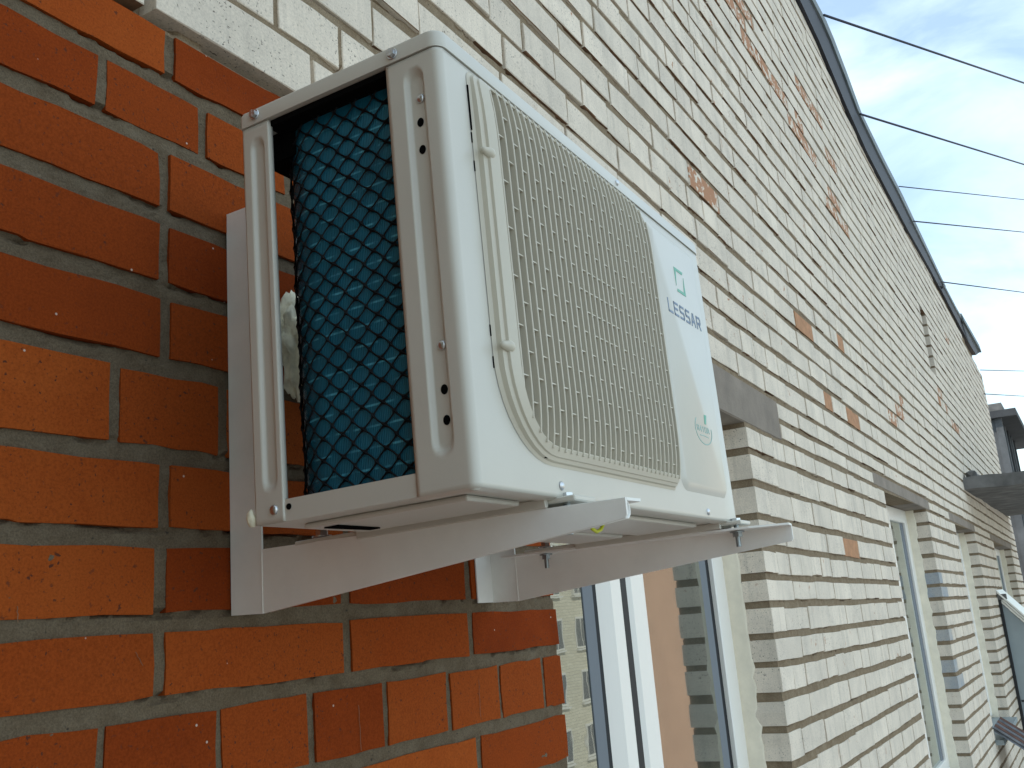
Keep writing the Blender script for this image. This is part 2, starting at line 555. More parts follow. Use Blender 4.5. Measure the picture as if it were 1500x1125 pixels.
REC = 0.0042
def lint_z(i, xm):
    x0, x1, a, b = LINT[i]
    zt = LOW[a] + h_of(xm); zb = LOW[b] + h_of(xm)
    return zb, zt
def fill_edges(must, fine_a, fine_b, step, coarse, lo, hi):
    must = sorted(set(round(q, 4) for q in must if lo <= q <= hi) | {lo, hi, max(lo, fine_a), min(hi, fine_b)})
    out = []
    for a, b in zip(must, must[1:]):
        st = step if (a >= fine_a - 1e-6 and b <= fine_b + 1e-6) else coarse
        n = max(1, int(math.ceil((b - a) / st)))
        out += [a + (b - a) * k / n for k in range(n)]
    return out + [must[-1]]
import bisect
JW = sorted(UP + LOW[1:])
JO = sorted(ORJ)
def relief_of(joints, bj, amp, tilt, seed):
    def f(x, z):
        zz = z - (h_of(x) if tilt else 0)
        k = bisect.bisect(joints, zz)
        c = min((joints[q] for q in (k - 1, k) if 0 <= q < len(joints)), key=lambda q: abs(q - zz))
        rel = (zz - c) / (bj / 2)
        n1 = noise.noise((x * 42, z * 60, seed))
        n2 = noise.noise((x * 130, z * 150, seed + 3))
        d = amp * (.55 * n1 + .45 * n2)
        if .1 < rel < 1.4:              # gaps where the mortar has fallen out under a brick
            gap = noise.noise((x * 8, c * 31, seed + 9)) + .5 * noise.noise((x * 55, z * 140, seed + 5)) + .2 * noise.noise((x * 140, z * 260, seed + 6))
            edge = .55 + .3 * noise.noise((x * 30, c * 17, seed + 4))
            t = max(0, min(1, (gap - .10) / .35)) * max(0, min(1, (rel - edge) / .35))
            d += t * (.009 if tilt else .0075)
        if seed > 5 and x < .36 and abs(c - J9) < .004 and rel > -.1:
            d += .016 * (1 if noise.noise((x * 11, 1.7, 2)) > -.25 else .2)
        return max(-.0016, d)
    return f
# painted wall
head = [lint_z(i, sum(OPEN[i]) / 2)[0] for i in range(4)]
xe = fill_edges([-4.0, 0.87 - REC, X_END - REC, *[o[0] - REC for o in OPEN], *[o[1] + REC for o in OPEN], NICHE[0] - REC, NICHE[1] + REC], 0.0, 4.35, .0115, .75, -4.0, X_END - REC)
ze = fill_edges([-3.2, SILL_Z, 0.5886, *head, NICHE[2], NICHE[3], 2.7, 2.9, 3.1], -.75, 2.55, .0062, .05, -3.2, 3.1)
def in_open(x, z):
    for (a, b), hh in zip(OPEN, head):
        if a - REC < x < b + REC and SILL_Z < z < hh:
            return True
    return NICHE[0] - REC < x < NICHE[1] + REC and NICHE[2] < z < NICHE[3]
painted = backing('painted_wall', xe, ze, lambda x, z: not in_open(x, z) and z < top_z(x) + 0.02 and not (x < 0.87 - REC and z < 0.588), G + REC, G + 0.30, 'mortar', relief_of(JW, .020, .0022, True, 7.0))
painted['label'] = 'white painted brickwork with grey recessed joints'
bx_ = fill_edges([-4.0, .87 - REC], -.78, .87 - REC, .0062, .5, -4.0, .87 - REC)
bz_ = fill_edges([-3.2, .5886], -.78, .5886, .0042, .3, -3.2, .5886)
bare = backing('bare_wall', bx_, bz_, lambda x, z: True, G + .0026, G + 0.30, 'dark_mortar', relief_of(JO, .0195, .0024, False, 2.0))
bare['label'] = 'unpainted orange brickwork with grey mortar'

# ---- orange bricks: perpend positions read from the photograph
def course_perps(k):
    S = 0.2805
    base = {0: .0495, 1: .0985, 2: .0443, 3: .0446, 4: .0468, 5: .1252, 6: .0466, 7: .0426, 8: .0406, 9: None, 10: .0400}
    if k == 1:
        e = [-.5965, -.3185, -.0381, .0985, .2405, .521, .73]
    elif k == 5:
        e = [-.578, -.298, -.0165, .1252, .405, .545]
    elif k == 9:
        e = [-.585, -.445, -.305, -.165, -.0246, .115, .2537, .3921, .534, .6705, .8069]
    elif k in base:
        e = [base[k] + S * n for n in range(-3, 3)]
    else:
        e = [.0466 + (.14 if k % 2 else 0) + S * n for n in range(-3, 3)]
    while e[0] > -3.4:
        e.insert(0, e[0] - S)
    e = [x for x in e if x < .83]
    return e + [0.872]
near, rest = [], []
seed = 0
for k in range(len(ORJ) - 1):
    z1, z0 = ORJ[k], ORJ[k + 1]
    e = course_perps(k)
    for a, b in zip(e, e[1:]):
        seed += 1
        jw = .0145 if (b - a) > .2 else .012
        if k == 9: jw = .0095
        last = b > .86
        x0, x1 = a + jw / 2, (b - jw / 2 if not last else b + rnd.uniform(-.006, .002))
        bj = .0195
        zb, zt = z0 + bj / 2 + rnd.uniform(-.001, .001), z1 - bj / 2 + rnd.uniform(-.001, .001)
        item = (x0, x1, zb, zt, seed, last)
        (near if (x0 > -.75 and zb > -.75) else rest).append(item)
for (x0, x1, zb, zt, s, last) in near:
    me = brick_mesh(x1 - x0, zt - zb, s % 7, 'orange_brick', 0.118 if last else 0.03)
    o = link('brick', me, None, bare)
    o.location = ((x0 + x1) / 2, G + rnd.uniform(-.0015, .0018), (zb + zt) / 2)
    o.rotation_euler = (rnd.uniform(-.006, .006), rnd.uniform(-.004, .004), rnd.uniform(-.004, .004))

# hairline cracks and small mortar smears on single bricks
def crack(pts_, w):
    vs, fs = [], []
    for i, (x, z) in enumerate(pts_):
        vs += [(x - w, G - .0014, z), (x + w, G - .0014, z)]
    for i in range(len(pts_) - 1):
        q = 2 * i
        fs.append((q, q + 1, q + 3, q + 2))
    o = pydata('crack', vs, fs, 'unpainted_edge', bare)
    return o
for u0, v0, u1, v1 in ((524, 1033, 528, 1100), (700, 996, 703, 1050), (24, 888, 25, 912), (197, 955, 208, 975)):
    a, b = px(u0, v0, 1, G), px(u1, v1, 1, G)
    crack([(a.x + (b.x - a.x) * t / 6 + (.0006 * math.sin(t * 2.4) if 0 < t < 6 else 0), a.z + (b.z - a.z) * t / 6) for t in range(7)], .0004)

# ---- white bricks
white = []     # x0,x1,zb,zt,slope,kind,left_end,right_end
def spans(zc):
    """stretches of wall a course runs through; zc is its height before the sag"""
    cut = []
    for (a, b), hh in zip(OPEN, head):
        if SILL_Z < zc + h_of((a + b) / 2) < hh:
            cut.append((a, b))
    for i, (a, b, t, u) in enumerate(LINT):
        if LOW[u] < zc < LOW[t]:
            cut.append((a, b))
    if NICHE[2] - .02 < zc + h_of(NICHE[0]) < NICHE[3]:
        cut.append(NICHE[:2])
    lo = -3.4 if zc > J9 else 0.872
    cut = sorted(cut)
    out, x = [], lo
    for a, b in cut:
        if b <= x: continue
        if a > x: out.append((x, a))
        x = max(x, b)
    out.append((x, X_END))
    return out
OFFS = {0: .2836, 1: .2299, 2: .44, 3: .5756, 4: .8512, 5: .8197, 6: 1.39, 7: .99}
ALLJ = [(i, UP[i], UP[i + 1]) for i in range(len(UP) - 1)] + [(-1 - i, LOW[i + 1], LOW[i]) for i in range(len(LOW) - 1)]
for k, zb0, zt0 in ALLJ:
    header = (k % 4 == 1)
    S = 0.1335 if header else 0.267
    zc0 = (zb0 + zt0) / 2
    for (xa, xb) in spans(zc0):
        corner_l = any(abs(xa - o[1]) < .01 for o in OPEN) or abs(xa - NICHE[1]) < .01
        corner_r = any(abs(xb - o[0]) < .01 for o in OPEN) or xb == X_END or abs(xb - NICHE[0]) < .01
        if corner_l:
            off = xa + (S / 2 if k % 2 and not header else 0)
        else:
            off = OFFS.get(k, .2836 + (.133 if k % 2 else 0) + .03 * math.sin(k * 2.3))
        e = [xa]
        x = off - math.floor((off - xa) / S) * S
        while x < xb - .03:
            if x > xa + .03:
                e.append(x)
            x += S + rnd.uniform(-.002, .002)
        e.append(xb)
        for a, b in zip(e, e[1:]):
            jw = .0072 if header else .0085
            jl = 0 if (a == xa and corner_l) else jw / 2
            jr = 0 if (b == xb and corner_r) else jw / 2
            x0, x1 = a + jl + rnd.uniform(-.001, .001), b - jr + rnd.uniform(-.001, .001)
            xm = (x0 + x1) / 2
            dz = h_of(xm) + .0035 * noise.noise((xm * 1.1, k * 5.3, 4.0))
            sl = (h_of(xm + .1) - h_of(xm - .1)) / .2
            bj = .0185 if k >= 0 else .0212
            zb, zt = zb0 + bj / 2 + dz + rnd.uniform(-.0022, .0022), zt0 - bj / 2 + dz + rnd.uniform(-.0022, .0022)
            if (k == 0) and x1 < 1.0:
                zb -= .003
            if zt > top_z(xm) + .01 or zt - zb < .03:
                continue
            white.append([x0, x1, zb, zt, sl, a == xa and corner_l, k])
# bare / worn bricks read from the photograph (wall x, z)
bare_spots = [(3.16, .68), (3.30, .668), (3.72, .66), (3.85, .655), (3.15, .90), (3.88, .975), (3.235, .07), (7.50, 1.28)]
worn_spots = [(2.55, 2.03), (2.80, 2.13), (2.96, 2.07), (3.10, 2.10), (3.3, 2.06), (3.46, 2.03), (3.55, 1.98), (3.75, 2.03), (3.95, 2.0), (2.75, 2.2), (3.0, 2.2), (4.3, 1.75), (4.2, 1.85), (4.05, 2.33), (7.5, 1.30), (7.9, 1.27), (8.3, 1.2), (7.7, 1.35), (1.56, .80), (1.75, .80), (4.42, 2.12), (2.0, 1.16), (9.2, 2.1), (5.05, .78), (5.35, .93)]
def which(b):
    xm, zm = (b[0] + b[1]) / 2, (b[2] + b[3]) / 2
    for x, z in bare_spots:
        if b[0] < x < b[1] and b[2] < z < b[3]:
            return 'bare_tan_brick'
    for x, z in worn_spots:
        if b[0] - .02 < x < b[1] + .02 and b[2] - .01 < z < b[3] + .01:
            return 'worn_painted_brick'
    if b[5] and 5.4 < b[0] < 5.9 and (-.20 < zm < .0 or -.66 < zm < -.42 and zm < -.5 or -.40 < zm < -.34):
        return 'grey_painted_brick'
    if b[5] and 8 < b[0] < 8.4 and -.94 < zm < -.86:
        return 'bare_tan_brick'
    return 'painted_brick'
def shown(b):
    u, v, z = to_px(((b[0] + b[1]) / 2, G, (b[2] + b[3]) / 2))
    if z < .05 or not (-60 < u < 1560 and -60 < v < 1180):
        return 0
    p = [to_px((x, G, zz))[:2] for x, zz in ((b[0], b[2]), (b[1], b[2]), (b[1], b[3]), (b[0], b[3]))]
    ar = abs(sum(p[i][0] * p[(i + 1) % 4][1] - p[(i + 1) % 4][0] * p[i][1] for i in range(4))) / 2
    # bricks wholly behind the air conditioner do not show
    poly = [(353, 175), (638, 45), (1018, 362), (1080, 762), (700, 712), (375, 765)]
    def inside(q):
        c = False
        for i in range(len(poly)):
            (xa, ya), (xb, yb) = poly[i], poly[i - 1]
            if (ya > q[1]) != (yb > q[1]) and q[0] < (xb - xa) * (q[1] - ya) / (yb - ya) + xa:
                c = not c
        return c
    if all(inside(q) for q in p):
        return 1
    return ar
white.sort(key=shown, reverse=True)
NOBJ = 300
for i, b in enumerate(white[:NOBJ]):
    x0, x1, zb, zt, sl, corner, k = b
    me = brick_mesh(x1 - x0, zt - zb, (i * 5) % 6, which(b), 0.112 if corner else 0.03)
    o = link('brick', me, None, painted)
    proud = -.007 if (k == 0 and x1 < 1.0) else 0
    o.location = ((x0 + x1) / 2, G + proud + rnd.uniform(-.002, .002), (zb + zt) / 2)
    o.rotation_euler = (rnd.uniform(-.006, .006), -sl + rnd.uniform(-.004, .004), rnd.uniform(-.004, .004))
def field(name, items, parent, label):
    vs, fs, mi = [], [], []
    slots = ['painted_brick', 'worn_painted_brick', 'orange_brick', 'grey_painted_brick', 'bare_tan_brick', 'unpainted_edge']
    for it in items:
        x0, x1, zb, zt, sl, corner, m = it
        d = G + (.112 if corner else .03)
        y = G + rnd.uniform(-.002, .002)
        b = rnd.uniform(.0008, .0018)
        q = len(vs)
        dz = sl * (x1 - x0) / 2
        j = lambda s=.0012: rnd.uniform(-s, s)
        cs = [(x0 + j(), zb - dz + j()), (x1 + j(), zb + dz + j()), (x1 + j(), zt + dz + j()), (x0 + j(), zt - dz + j())]
        sg = [(1, 1), (-1, 1), (-1, -1), (1, -1)]
        for (x, z), (sx, sz) in zip(cs, sg): vs.append((x + b * sx, y, z + b * sz))
        for (x, z) in cs: vs.append((x, y + b, z))
        for (x, z) in cs: vs.append((x, d, z))
        fs.append((q, q + 1, q + 2, q + 3)); mi.append(slots.index(m))
        for a in (0, 4):
            for i in range(4):
                n = (i + 1) % 4
                fs.append((q + a + i, q + a + 4 + i, q + a + 4 + n, q + a + n)); mi.append(5 if i == 0 and m != 'orange_brick' and ((a == 4 and it[4] is not None and (int(x0 * 977) % 5) < 2) or rnd.random() < .12) else slots.index(m))
    me = bpy.data.meshes.new(name)
    me.from_pydata(vs, [], fs)
    for s in slots: me.materials.append(MATS[s])
    me.polygons.foreach_set('material_index', mi)
    me.update()
    o = link(name, me, None, parent)
    o['kind'] = 'stuff'
    o['label'] = label
    return o
field('brick_field', [(b[0], b[1], b[2], b[3], b[4], b[5], which(b)) for b in white[NOBJ:]], painted, 'smaller white painted bricks farther along the wall')
field('brick_field', [(x0, x1, zb, zt, 0, last, 'orange_brick') for (x0, x1, zb, zt, s, last) in rest], bare, 'orange bricks below and beside the picture')

# ---- lintels
for i, (a, b, t, u) in enumerate(LINT):
    bm = bmesh.new()
    zl, zh = lint_z(i, (a + b) / 2)
    sl = (h_of(b) - h_of(a)) / (b - a)
    vs = bm_box(bm, a, b, G + .002, G + .20, zl + .004, zh - .004)
    for v in bm.verts:
        v.co.z += sl * (v.co.x - (a + b) / 2)
    bmesh.ops.bevel(bm, geom=list(bm.edges), offset=.004, segments=1, affect='EDGES')
    under(from_bm('lintel', bm, 'lintel_concrete'), bld)

# ---- windows
YW = 0.291
def window(i):
    x0, x1 = OPEN[i]
    zt = head[i] - .005
    zb = SILL_Z + .03
    bm = bmesh.new()
    fw = .078
    for (a, b, c, d) in ((x0, x0 + fw, zb, zt), (x1 - fw - .012, x1 - .001, zb, zt), (x0 + fw, x1 - fw - .012, zt - fw, zt), (x0 + fw, x1 - fw - .012, zb, zb + fw)):
        bm_box(bm, a, b, YW, YW + .065, c, d, .003, 1)
    win = under(from_bm('window', bm, 'pvc'), bld)
    win['label'] = ['white plastic window nearest the air conditioner, panes mirroring the street', 'white plastic window, second along the wall', 'white plastic window, third along the wall', 'window under the concrete canopy'][i]
    t = (x1 - x0) / 1.275
    m0, m1, m2, m3 = x0 + .433 * t, x0 + .519 * t, x0 + .544 * t, x0 + .652 * t
    for a, b in ((m0, m1), (m2, m3)):
        prism('sash_stile', [(a, YW + .012), (a + .031, YW - .012), (b - .004, YW - .012), (b, YW - .006), (b, YW + .05), (a, YW + .05)], 2, zb + .03, zt - .03, 'pvc', win)
    box('mullion_gap_shade', m1 - .001, m2 + .004, YW - .0112, YW + .05, zb + .03, zt - .03, 'gasket_black', win)  # black filler strip in place of the shade between the sashes
    # gaskets beside the panes
    def gask(a, b, mm, y):
        prism('gasket', [(a, y + .010), (b, y), (b, y + .02), (a, y + .02)], 2, zb + fw * .8, zt - fw * .8, mm, win)
    gask(m0 - .052, m0 - .024, 'gasket_grey', YW + .006)
    gask(m0 - .024, m0 + .001, 'gasket_black', YW + .010)
    r = x1 - fw - .012
    gask(r - .072, r - .036, 'gasket_grey', YW + .010)
    gask(r - .036, r + .001, 'gasket_black', YW + .014)
    box('pane', x0 + fw - .01, m0 - .04, YW + .018, YW + .024, zb + fw - .01, zt - fw + .01, 'window_glass', win)
    box('pane', m3 - .004, r - .05, YW + .018, YW + .024, zb + fw - .01, zt - fw + .01, 'window_glass', win)
    box('sill', x0 + .005, x1 - .005, G - .05, YW + .02, SILL_Z - .02, SILL_Z + .012, 'sheet_grey', win)
    # cream plaster on the inner part of the right reveal
    vs, fs = [], []
    n = 60
    for j in range(n + 1):
        z = zb - .02 + (zt + .004 - zb + .02) * j / n
        yo = G + .080 + .008 * noise.noise((i * 7.1, 0, z * 9)) + .010 * noise.noise((i * 3.3, 4, z * 31))
        vs += [(x1 - .0035, yo, z), (x1 + .02, yo - .002, z), (x1 - .0035, YW + .03, z), (x1 - .0005, yo - .006, z)]
    for j in range(n):
        q = j * 4
        fs += [(q, q + 4, q + 6, q + 2), (q + 3, q + 7, q + 4, q), (q + 1, q + 5, q + 7, q + 3)]
    under(pydata('reveal_plaster', vs, fs, 'plaster', smooth=True), bld)
    return win
for i in range(4):
    window(i)
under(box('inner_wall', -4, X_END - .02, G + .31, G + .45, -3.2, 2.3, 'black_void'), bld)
under(box('building_core', -9, X_END - .03, G + .46, 9, gz, 2.38, 'roofing'), bld)
under(box('lower_wall', -9, X_END - .03, G + .02, G + .455, gz, -3.2, 'painted_brick'), bld)
under(box('end_wall', -9, -4.0, G + .001, G + .455, -3.199, 3.1, 'orange_brick'), bld)

under(box('added_light_blocker', -2.2, -1.12, -.95, G + .0005, gz, 3.6, 'blocker_render'), bld)  # added out of view to block light from the left side
# ---- roof flashing: the dark drooping metal edge
inner_px = [(1172, 0), (1186, 30), (1200, 60), (1221, 110), (1240, 155), (1270, 222), (1300, 280), (1330, 337), (1360, 390), (1378, 424)]
outer_px = [(1191, 0), (1207, 30), (1219, 58), (1239, 110), (1259, 165), (1292, 232), (1320, 286), (1347, 343), (1376, 404), (1384, 420)]
def fascia(ip, op, name, left=None):
    a = [px(u, v, 1, G - .020) for u, v in ip]
    b = [px(u, v, 1, G - .020) for u, v in op]
    if left is not None:
        a = [Vector((left, G - .020, 3.13))] + a
        b = [Vector((left, G - .020, 3.28))] + b
    vs, fs = [], []
    for p, q in zip(a, b):
        m1 = p.lerp(q, .72)
        vs += [Vector((p.x, G + .03, p.z + .004)), p, m1, m1 + Vector((0, -.012, .004)), q + Vector((0, -.012, 0)), Vector((q.x, G + .35, q.z + .06))]
    for i in range(len(a) - 1):
        k = i * 6
        for t in range(5):
            fs.append((k + t, k + 6 + t, k + 7 + t, k + 1 + t))
    o = pydata(name, vs, fs, 'flashing_dark')
    o.data.materials.append(MATS['flashing_edge'])
    for k, f in enumerate(o.data.polygons):
        f.material_index = 1 if k % 5 >= 2 else 0
    return under(o, bld)
fascia(inner_px, outer_px, 'roof_flashing', -4.0)
fascia([(1376, 419), (1394, 454), (1407, 479), (1419, 502), (1430, 520)], [(1382, 418), (1400, 452), (1414, 476), (1426, 498), (1435, 516)], 'roof_flashing')
# loose board at the far end of the roof edge
p0, p1 = px(1412, 470, 1, G - .05), px(1438, 516, 1, G - .12)
vs, fs = [], []
for p in (p0, p1):
    vs += [p, p + Vector((0, .01, .09)), p + Vector((0, .03, .09)), p + Vector((0, .02, 0))]
fs = [(0, 1, 2, 3), (7, 6, 5, 4)] + [(k, 4 + k, 4 + (k + 1) % 4, (k + 1) % 4) for k in range(4)]
under(pydata('loose_board', vs, fs, 'flashing_edge'), bld)
under(box('flat_roof', -9, X_END - .03, G + .28, 9, 2.381, 2.44, 'roofing'), bld)

# ---- concrete canopy over the far window
bm = bmesh.new()
bm_box(bm, 8.09, 12.6, -.95, G + .05, .640, .738)
bmesh.ops.subdivide_edges(bm, edges=list(bm.edges), cuts=9, use_grid_fill=True)
for v in bm.verts:
    n3 = noise.noise(v.co * 5)
    v.co += Vector((.012 * n3, .01 * noise.noise(v.co * 4 + Vector((5, 0, 0))), .014 * noise.noise(v.co * 6 + Vector((0, 7, 0)))))
canopy = under(from_bm('concrete_canopy', bm, 'dark_concrete'), bld)
canopy['label'] = 'weathered dark concrete canopy slab jutting from the wall'
for k in range(7):                      # rubble lying along the wall on the slab
    x = 8.25 + .3 * k
    bm = bmesh.new()
    bmesh.ops.create_icosphere(bm, subdivisions=1, radius=.07)
    for v in bm.verts:
        v.co = Vector((v.co.x * 1.8, v.co.y * .8, v.co.z * .6)) * (1 + .35 * noise.noise(v.co * 20 + Vector((k, 0, 0)))) + Vector((x, G - .06, .765))
    o = from_bm('mortar_lump', bm, 'dark_concrete')
    under(o, bld)

# ------------------------------------------------------------------ lean-to glazing side and corrugated roof below
enc = empty('lean_to_enclosure', (9.144, G, -2.2), 'grey sheet side of a lean-to with white sloping rails against the wall', 'enclosure')
def loc_under(o, p):
    o.parent = p
    o.matrix_parent_inverse = Matrix.Translation(p.location).inverted()
    return o
sl = (-.264 + .469) / (.17 - .001)
pts = [(.168, -.27), (-.50, -.27 - .67 * sl), (-.50, -2.2), (.168, -2.2)]
loc_under(prism('side_panel', pts, 0, 9.145, 9.165, 'sheet_grey'), enc)
for k in range(3):
    off = .028 * k
    a = (.168, -.262 + off * 1.1); b = (-.50, -.262 + off * 1.1 - .67 * sl)
    loc_under(prism('sloping_rail', [a, b, (b[0], b[1] + .022), (a[0], a[1] + .022)], 0, 9.13 - .012 * k, 9.19 + .6 * (k == 2), 'pvc'), enc)
loc_under(box('edge_post', 9.125, 9.144, .145, .169, -2.2, -.26, 'gasket_black'), enc)
loc_under(box('panel_joint', 9.138, 9.1445, -.50, .140, -1.125, -1.11, 'gasket_black'), enc)
loc_under(box('head_block', 9.11, 9.20, .10, .169, -.262, -.215, 'dark_concrete'), enc)

cor = empty('corrugated_roof', (6.93, G, -1.075), 'grey corrugated lean-to roof low on the wall at the right', 'roof')
def slope_pt(x, s, lift):
    return Vector((x, G - .002 - s * .80, -1.075 - s * .60 + lift))
vs, fs = [], []
NX = 32
for i in range(NX + 1):
    x = 6.93 + .62 * i / NX
    for s in (0, .4, .9):
        vs.append(slope_pt(x, s, .012 * math.sin(i * 1.57)))
for i in range(NX):
    for k in range(2):
        q = i * 3 + k
        fs.append((q, q + 3, q + 4, q + 1))
loc_under(pydata('sheet', vs, fs, 'corrugated_grey', smooth=True), cor)
for k in range(6):
    x = 6.95 + .10 * k
    vs, fs = [], []
    tube_into(vs, fs, [slope_pt(x, 0, .022), slope_pt(x + .03, .9, .024)], .013, 5)
    loc_under(pydata('ridge_strip', vs, fs, 'corrugated_rust' if k % 2 else 'corrugated_grey'), cor)

# ------------------------------------------------------------------ far tower
tow = empty('clad_tower', (16.0, .24, gz), 'dark grey clad tower with flat overhanging roof behind the far end of the wall', 'tower')
loc_under(box('tower_body', 16.0, 19.5, .26, 2.6, gz, 2.33, 'tower_cladding'), tow)
for k in range(14):
    x = 16.1 + .245 * k
    loc_under(box('cladding_strip', x, x + .10, .215 + .012 * (k % 3), .26, gz, 2.33, 'tower_cladding' if k % 2 else 'tower_dark', bevel=.006, seg=1), tow)
loc_under(box('corner_post', 15.97, 16.08, .20, .30, gz, 2.33, 'tower_cladding'), tow)
loc_under(prism('roof_slab', [(15.9, 2.331), (20.5, 2.331), (20.5, 2.44), (15.9, 2.44)], 1, -.02, 2.8, 'tower_dark'), tow)
loc_under(box('vent_block', 15.95, 17.0, .16, .40, 2.441, 2.56, 'dark_concrete'), tow)
loc_under(box('vent_hole', 15.985, 16.0, .38, .47, 1.98, 2.07, 'black_void'), tow)

# ------------------------------------------------------------------ buildings across the street (seen only in the panes)
opp = empty('apartment_block', (49, -26, gz), 'beige brick apartment block mirrored in the left window pane', 'building')
loc_under(box('wall', 38, 58.5, -38, -26, gz, 9, 'far_beige_brick'), opp)
for cx in range(6):
    for cz in range(6):
        x = 40.2 + 3.3 * cx; z = -10.2 + 3.05 * cz
        w = loc_under(box('window', x - .75, x + .75, -26.0, -25.93, z - .9, z + .9, 'far_frame'), opp)
        box('pane', x - .62, x - .06, -25.94, -25.915, z - .78, z + .78, 'far_window', None)
        bpy.data.objects[col.objects[-1].name].parent = w
        box('pane', x + .06, x + .62, -25.94, -25.915, z - .78, z + .78, 'far_window', w)
        box('sill', x - .85, x + .85, -26.0, -25.8, z - 1.02, z - .93, 'far_frame', w)
opp2 = empty('rendered_block', (75, -27, gz), 'orange rendered block mirrored in the right window pane', 'building')
loc_under(box('wall', 59.5, 96, -40, -27, gz, 12, 'orange_render'), opp2)
loc_under(box('cornice', 59.3, 96.2, -40, -26.8, 12.001, 12.5, 'far_frame'), opp2)

# ------------------------------------------------------------------ overhead wires
wires = [((1207, 22), (1500, 118), .0075, 'thick dark overhead wire tied to the roof edge, uppermost of seven'),
         ((1260, 167), (1500, 238), .007, 'dark overhead wire, second from the top'),
         ((1317, 273), (1500, 290), .0042, 'thin overhead wire, third from the top'),
         ((1338, 324), (1500, 338), .0055, 'overhead wire just below the third one, fourth from the top'),
         ((1380, 413), (1500, 427), .006, 'overhead wire beside the loose end of the roof flashing, fifth from the top'),
         ((1436, 542), (1500, 543), .0055, 'thin level overhead wire past the wall end, sixth from the top'),
         ((1441, 577), (1500, 580), .0055, 'lowest thin overhead wire, just above the far tower')]
for (a, b, r, lab) in wires:
    pa_ = px(a[0], a[1], 1, G - .05)
    u2 = b[0] + (b[0] - a[0]) * 1.6; v2 = b[1] + (b[1] - a[1]) * 1.6
    d = ray(u2, v2)
    pb = CAM + d * ((-18 - CAM.y) / d.y) if d.y < -0.02 else CAM + d * 45
    path = []
    for k in range(25):
        t = k / 24
        p = pa_.lerp(pb, t) - Vector((0, 0, .5 * t * (1 - t)))
        path.append(p)
    o = tube('overhead_wire', path, r, 'wire_dark', n=6)
    tag(o, lab, 'wire', 'overhead wires')

# ------------------------------------------------------------------ air conditioner
W, D, H = 0.6813, 0.2340, 0.4085
ac = empty('air_conditioner', (0, 0, 0), 'white and beige outdoor air conditioner unit hung on the brick wall', 'air conditioner')
th = Vector((-0.018812, -0.001422, 0.010648))
ac.rotation_mode = 'QUATERNION'
from mathutils import Quaternion
ac.rotation_quaternion = Quaternion(th.normalized(), th.length)
LIDH = .0182
ZT = H - LIDH

def sstep(a, b, x):
    t = max(0, min(1, (x - a) / (b - a)))
    return t * t * (3 - 2 * t)
def groove(y, z, yc, hw, z0, z1, depth):
    zz = min(max(z, z0 + hw), z1 - hw)
    d = math.hypot(y - yc, z - zz)
    return depth * (1 - sstep(hw * .55, hw * .96, d))
def sheet(name, path, zs, m, parent, disp=None, thick=.0012, flip=False):
    vs, fs = [], []
    n = len(path)
    for z in zs:
        for (x, y, nx, ny) in path:
            d = disp(x, y, z) if disp else 0
            vs.append((x - nx * d, y - ny * d, z))
    for j in range(len(zs) - 1):
        for i in range(n - 1):
            q = j * n + i
            fs.append((q, q + 1, q + n + 1, q + n))
    o = pydata(name, vs, fs, m, parent, smooth=True)
    so = o.modifiers.new('thickness', 'SOLIDIFY')
    so.thickness = thick
    so.offset = -1 if not flip else 1
    return o
def frange(a, b, n):
    return [a + (b - a) * i / n for i in range(n + 1)]
# front panel with its folded side
R1 = .0085
path = [(0.0, y, -1, 0) for y in frange(-.1767, -.192, 4)] + [(0.0, y, -1, 0) for y in frange(-.1925, -.2185, 40)] + [(0.0, -.2220, -1, 0), (0.0, -D + R1, -1, 0)]
for k in range(1, 10):
    a = math.pi / 2 * k / 10
    path.append((R1 - R1 * math.cos(a), -D + R1 - R1 * math.sin(a), -math.cos(a), -math.sin(a)))
path += [(x, -D, 0, -1) for x in frange(R1, W - .02, 16)]
for k in range(1, 7):
    a = math.pi / 2 * k / 6
    path.append((W - .02 + .02 * math.sin(a), -D + .02 - .02 * math.cos(a), math.sin(a), -math.cos(a)))
path += [(W, y, 1, 0) for y in frange(-D + .03, -.02, 4)]
zs = [0.0, .004, .012] + frange(.020, .386, 122) + [ZT - .0008]
def pdisp(x, y, z):
    if x < 1e-6 and y < -.18:
        return groove(y, z, -.2053, .0116, .0300, .3775, .0050)
    return 0
front = sheet('front_panel', path, zs, 'ac_enamel', ac, pdisp, flip=False)
# lower lip turned under
vs, fs = [], []
lip = [p for p in path if p[1] < -.17]
for (x, y, nx, ny) in lip:
    vs += [(x, y, 0.0), (x - nx * .004, y - ny * .004, -.0015), (x - nx * .016, y - ny * .016, -.0012)]
for i in range(len(lip) - 1):
    q = i * 3
    fs += [(q, q + 3, q + 4, q + 1), (q + 1, q + 4, q + 5, q + 2)]
pydata('lower_lip', vs, fs, 'ac_enamel', ac, smooth=True)

def outline(x0, x1, y0, y1, rFL, rFR, rBL, rBR, n=8):
    """plan outline, counter clockwise from back-left; y0 front (small), y1 back"""
    pts = []
    for cx, cy, r, a0 in ((x0, y1, rBL, math.pi / 2), (x0, y0, rFL, math.pi), (x1, y0, rFR, 1.5 * math.pi), (x1, y1, rBR, 0)):
        ox = cx + r if cx == x0 else cx - r
        oy = cy + r if cy == y0 else cy - r
        for k in range(n + 1):
            a = a0 + math.pi / 2 * k / n
            pts.append((ox + r * math.cos(a), oy + r * math.sin(a)))
    return pts
E_ = .0014
rings = []
for (ins, z) in ((.004, ZT + .0006), (0, ZT + .0006), (0, H - .0045), (.0014, H - .0015), (.005, H)):
    rings.append([(x, y, z) for x, y in outline(-E_ + ins, W + E_ - ins, -D - E_ + ins, .0012 - ins, R1 + .0045 - ins * .5, .022 - ins * .5, .004, .004)])
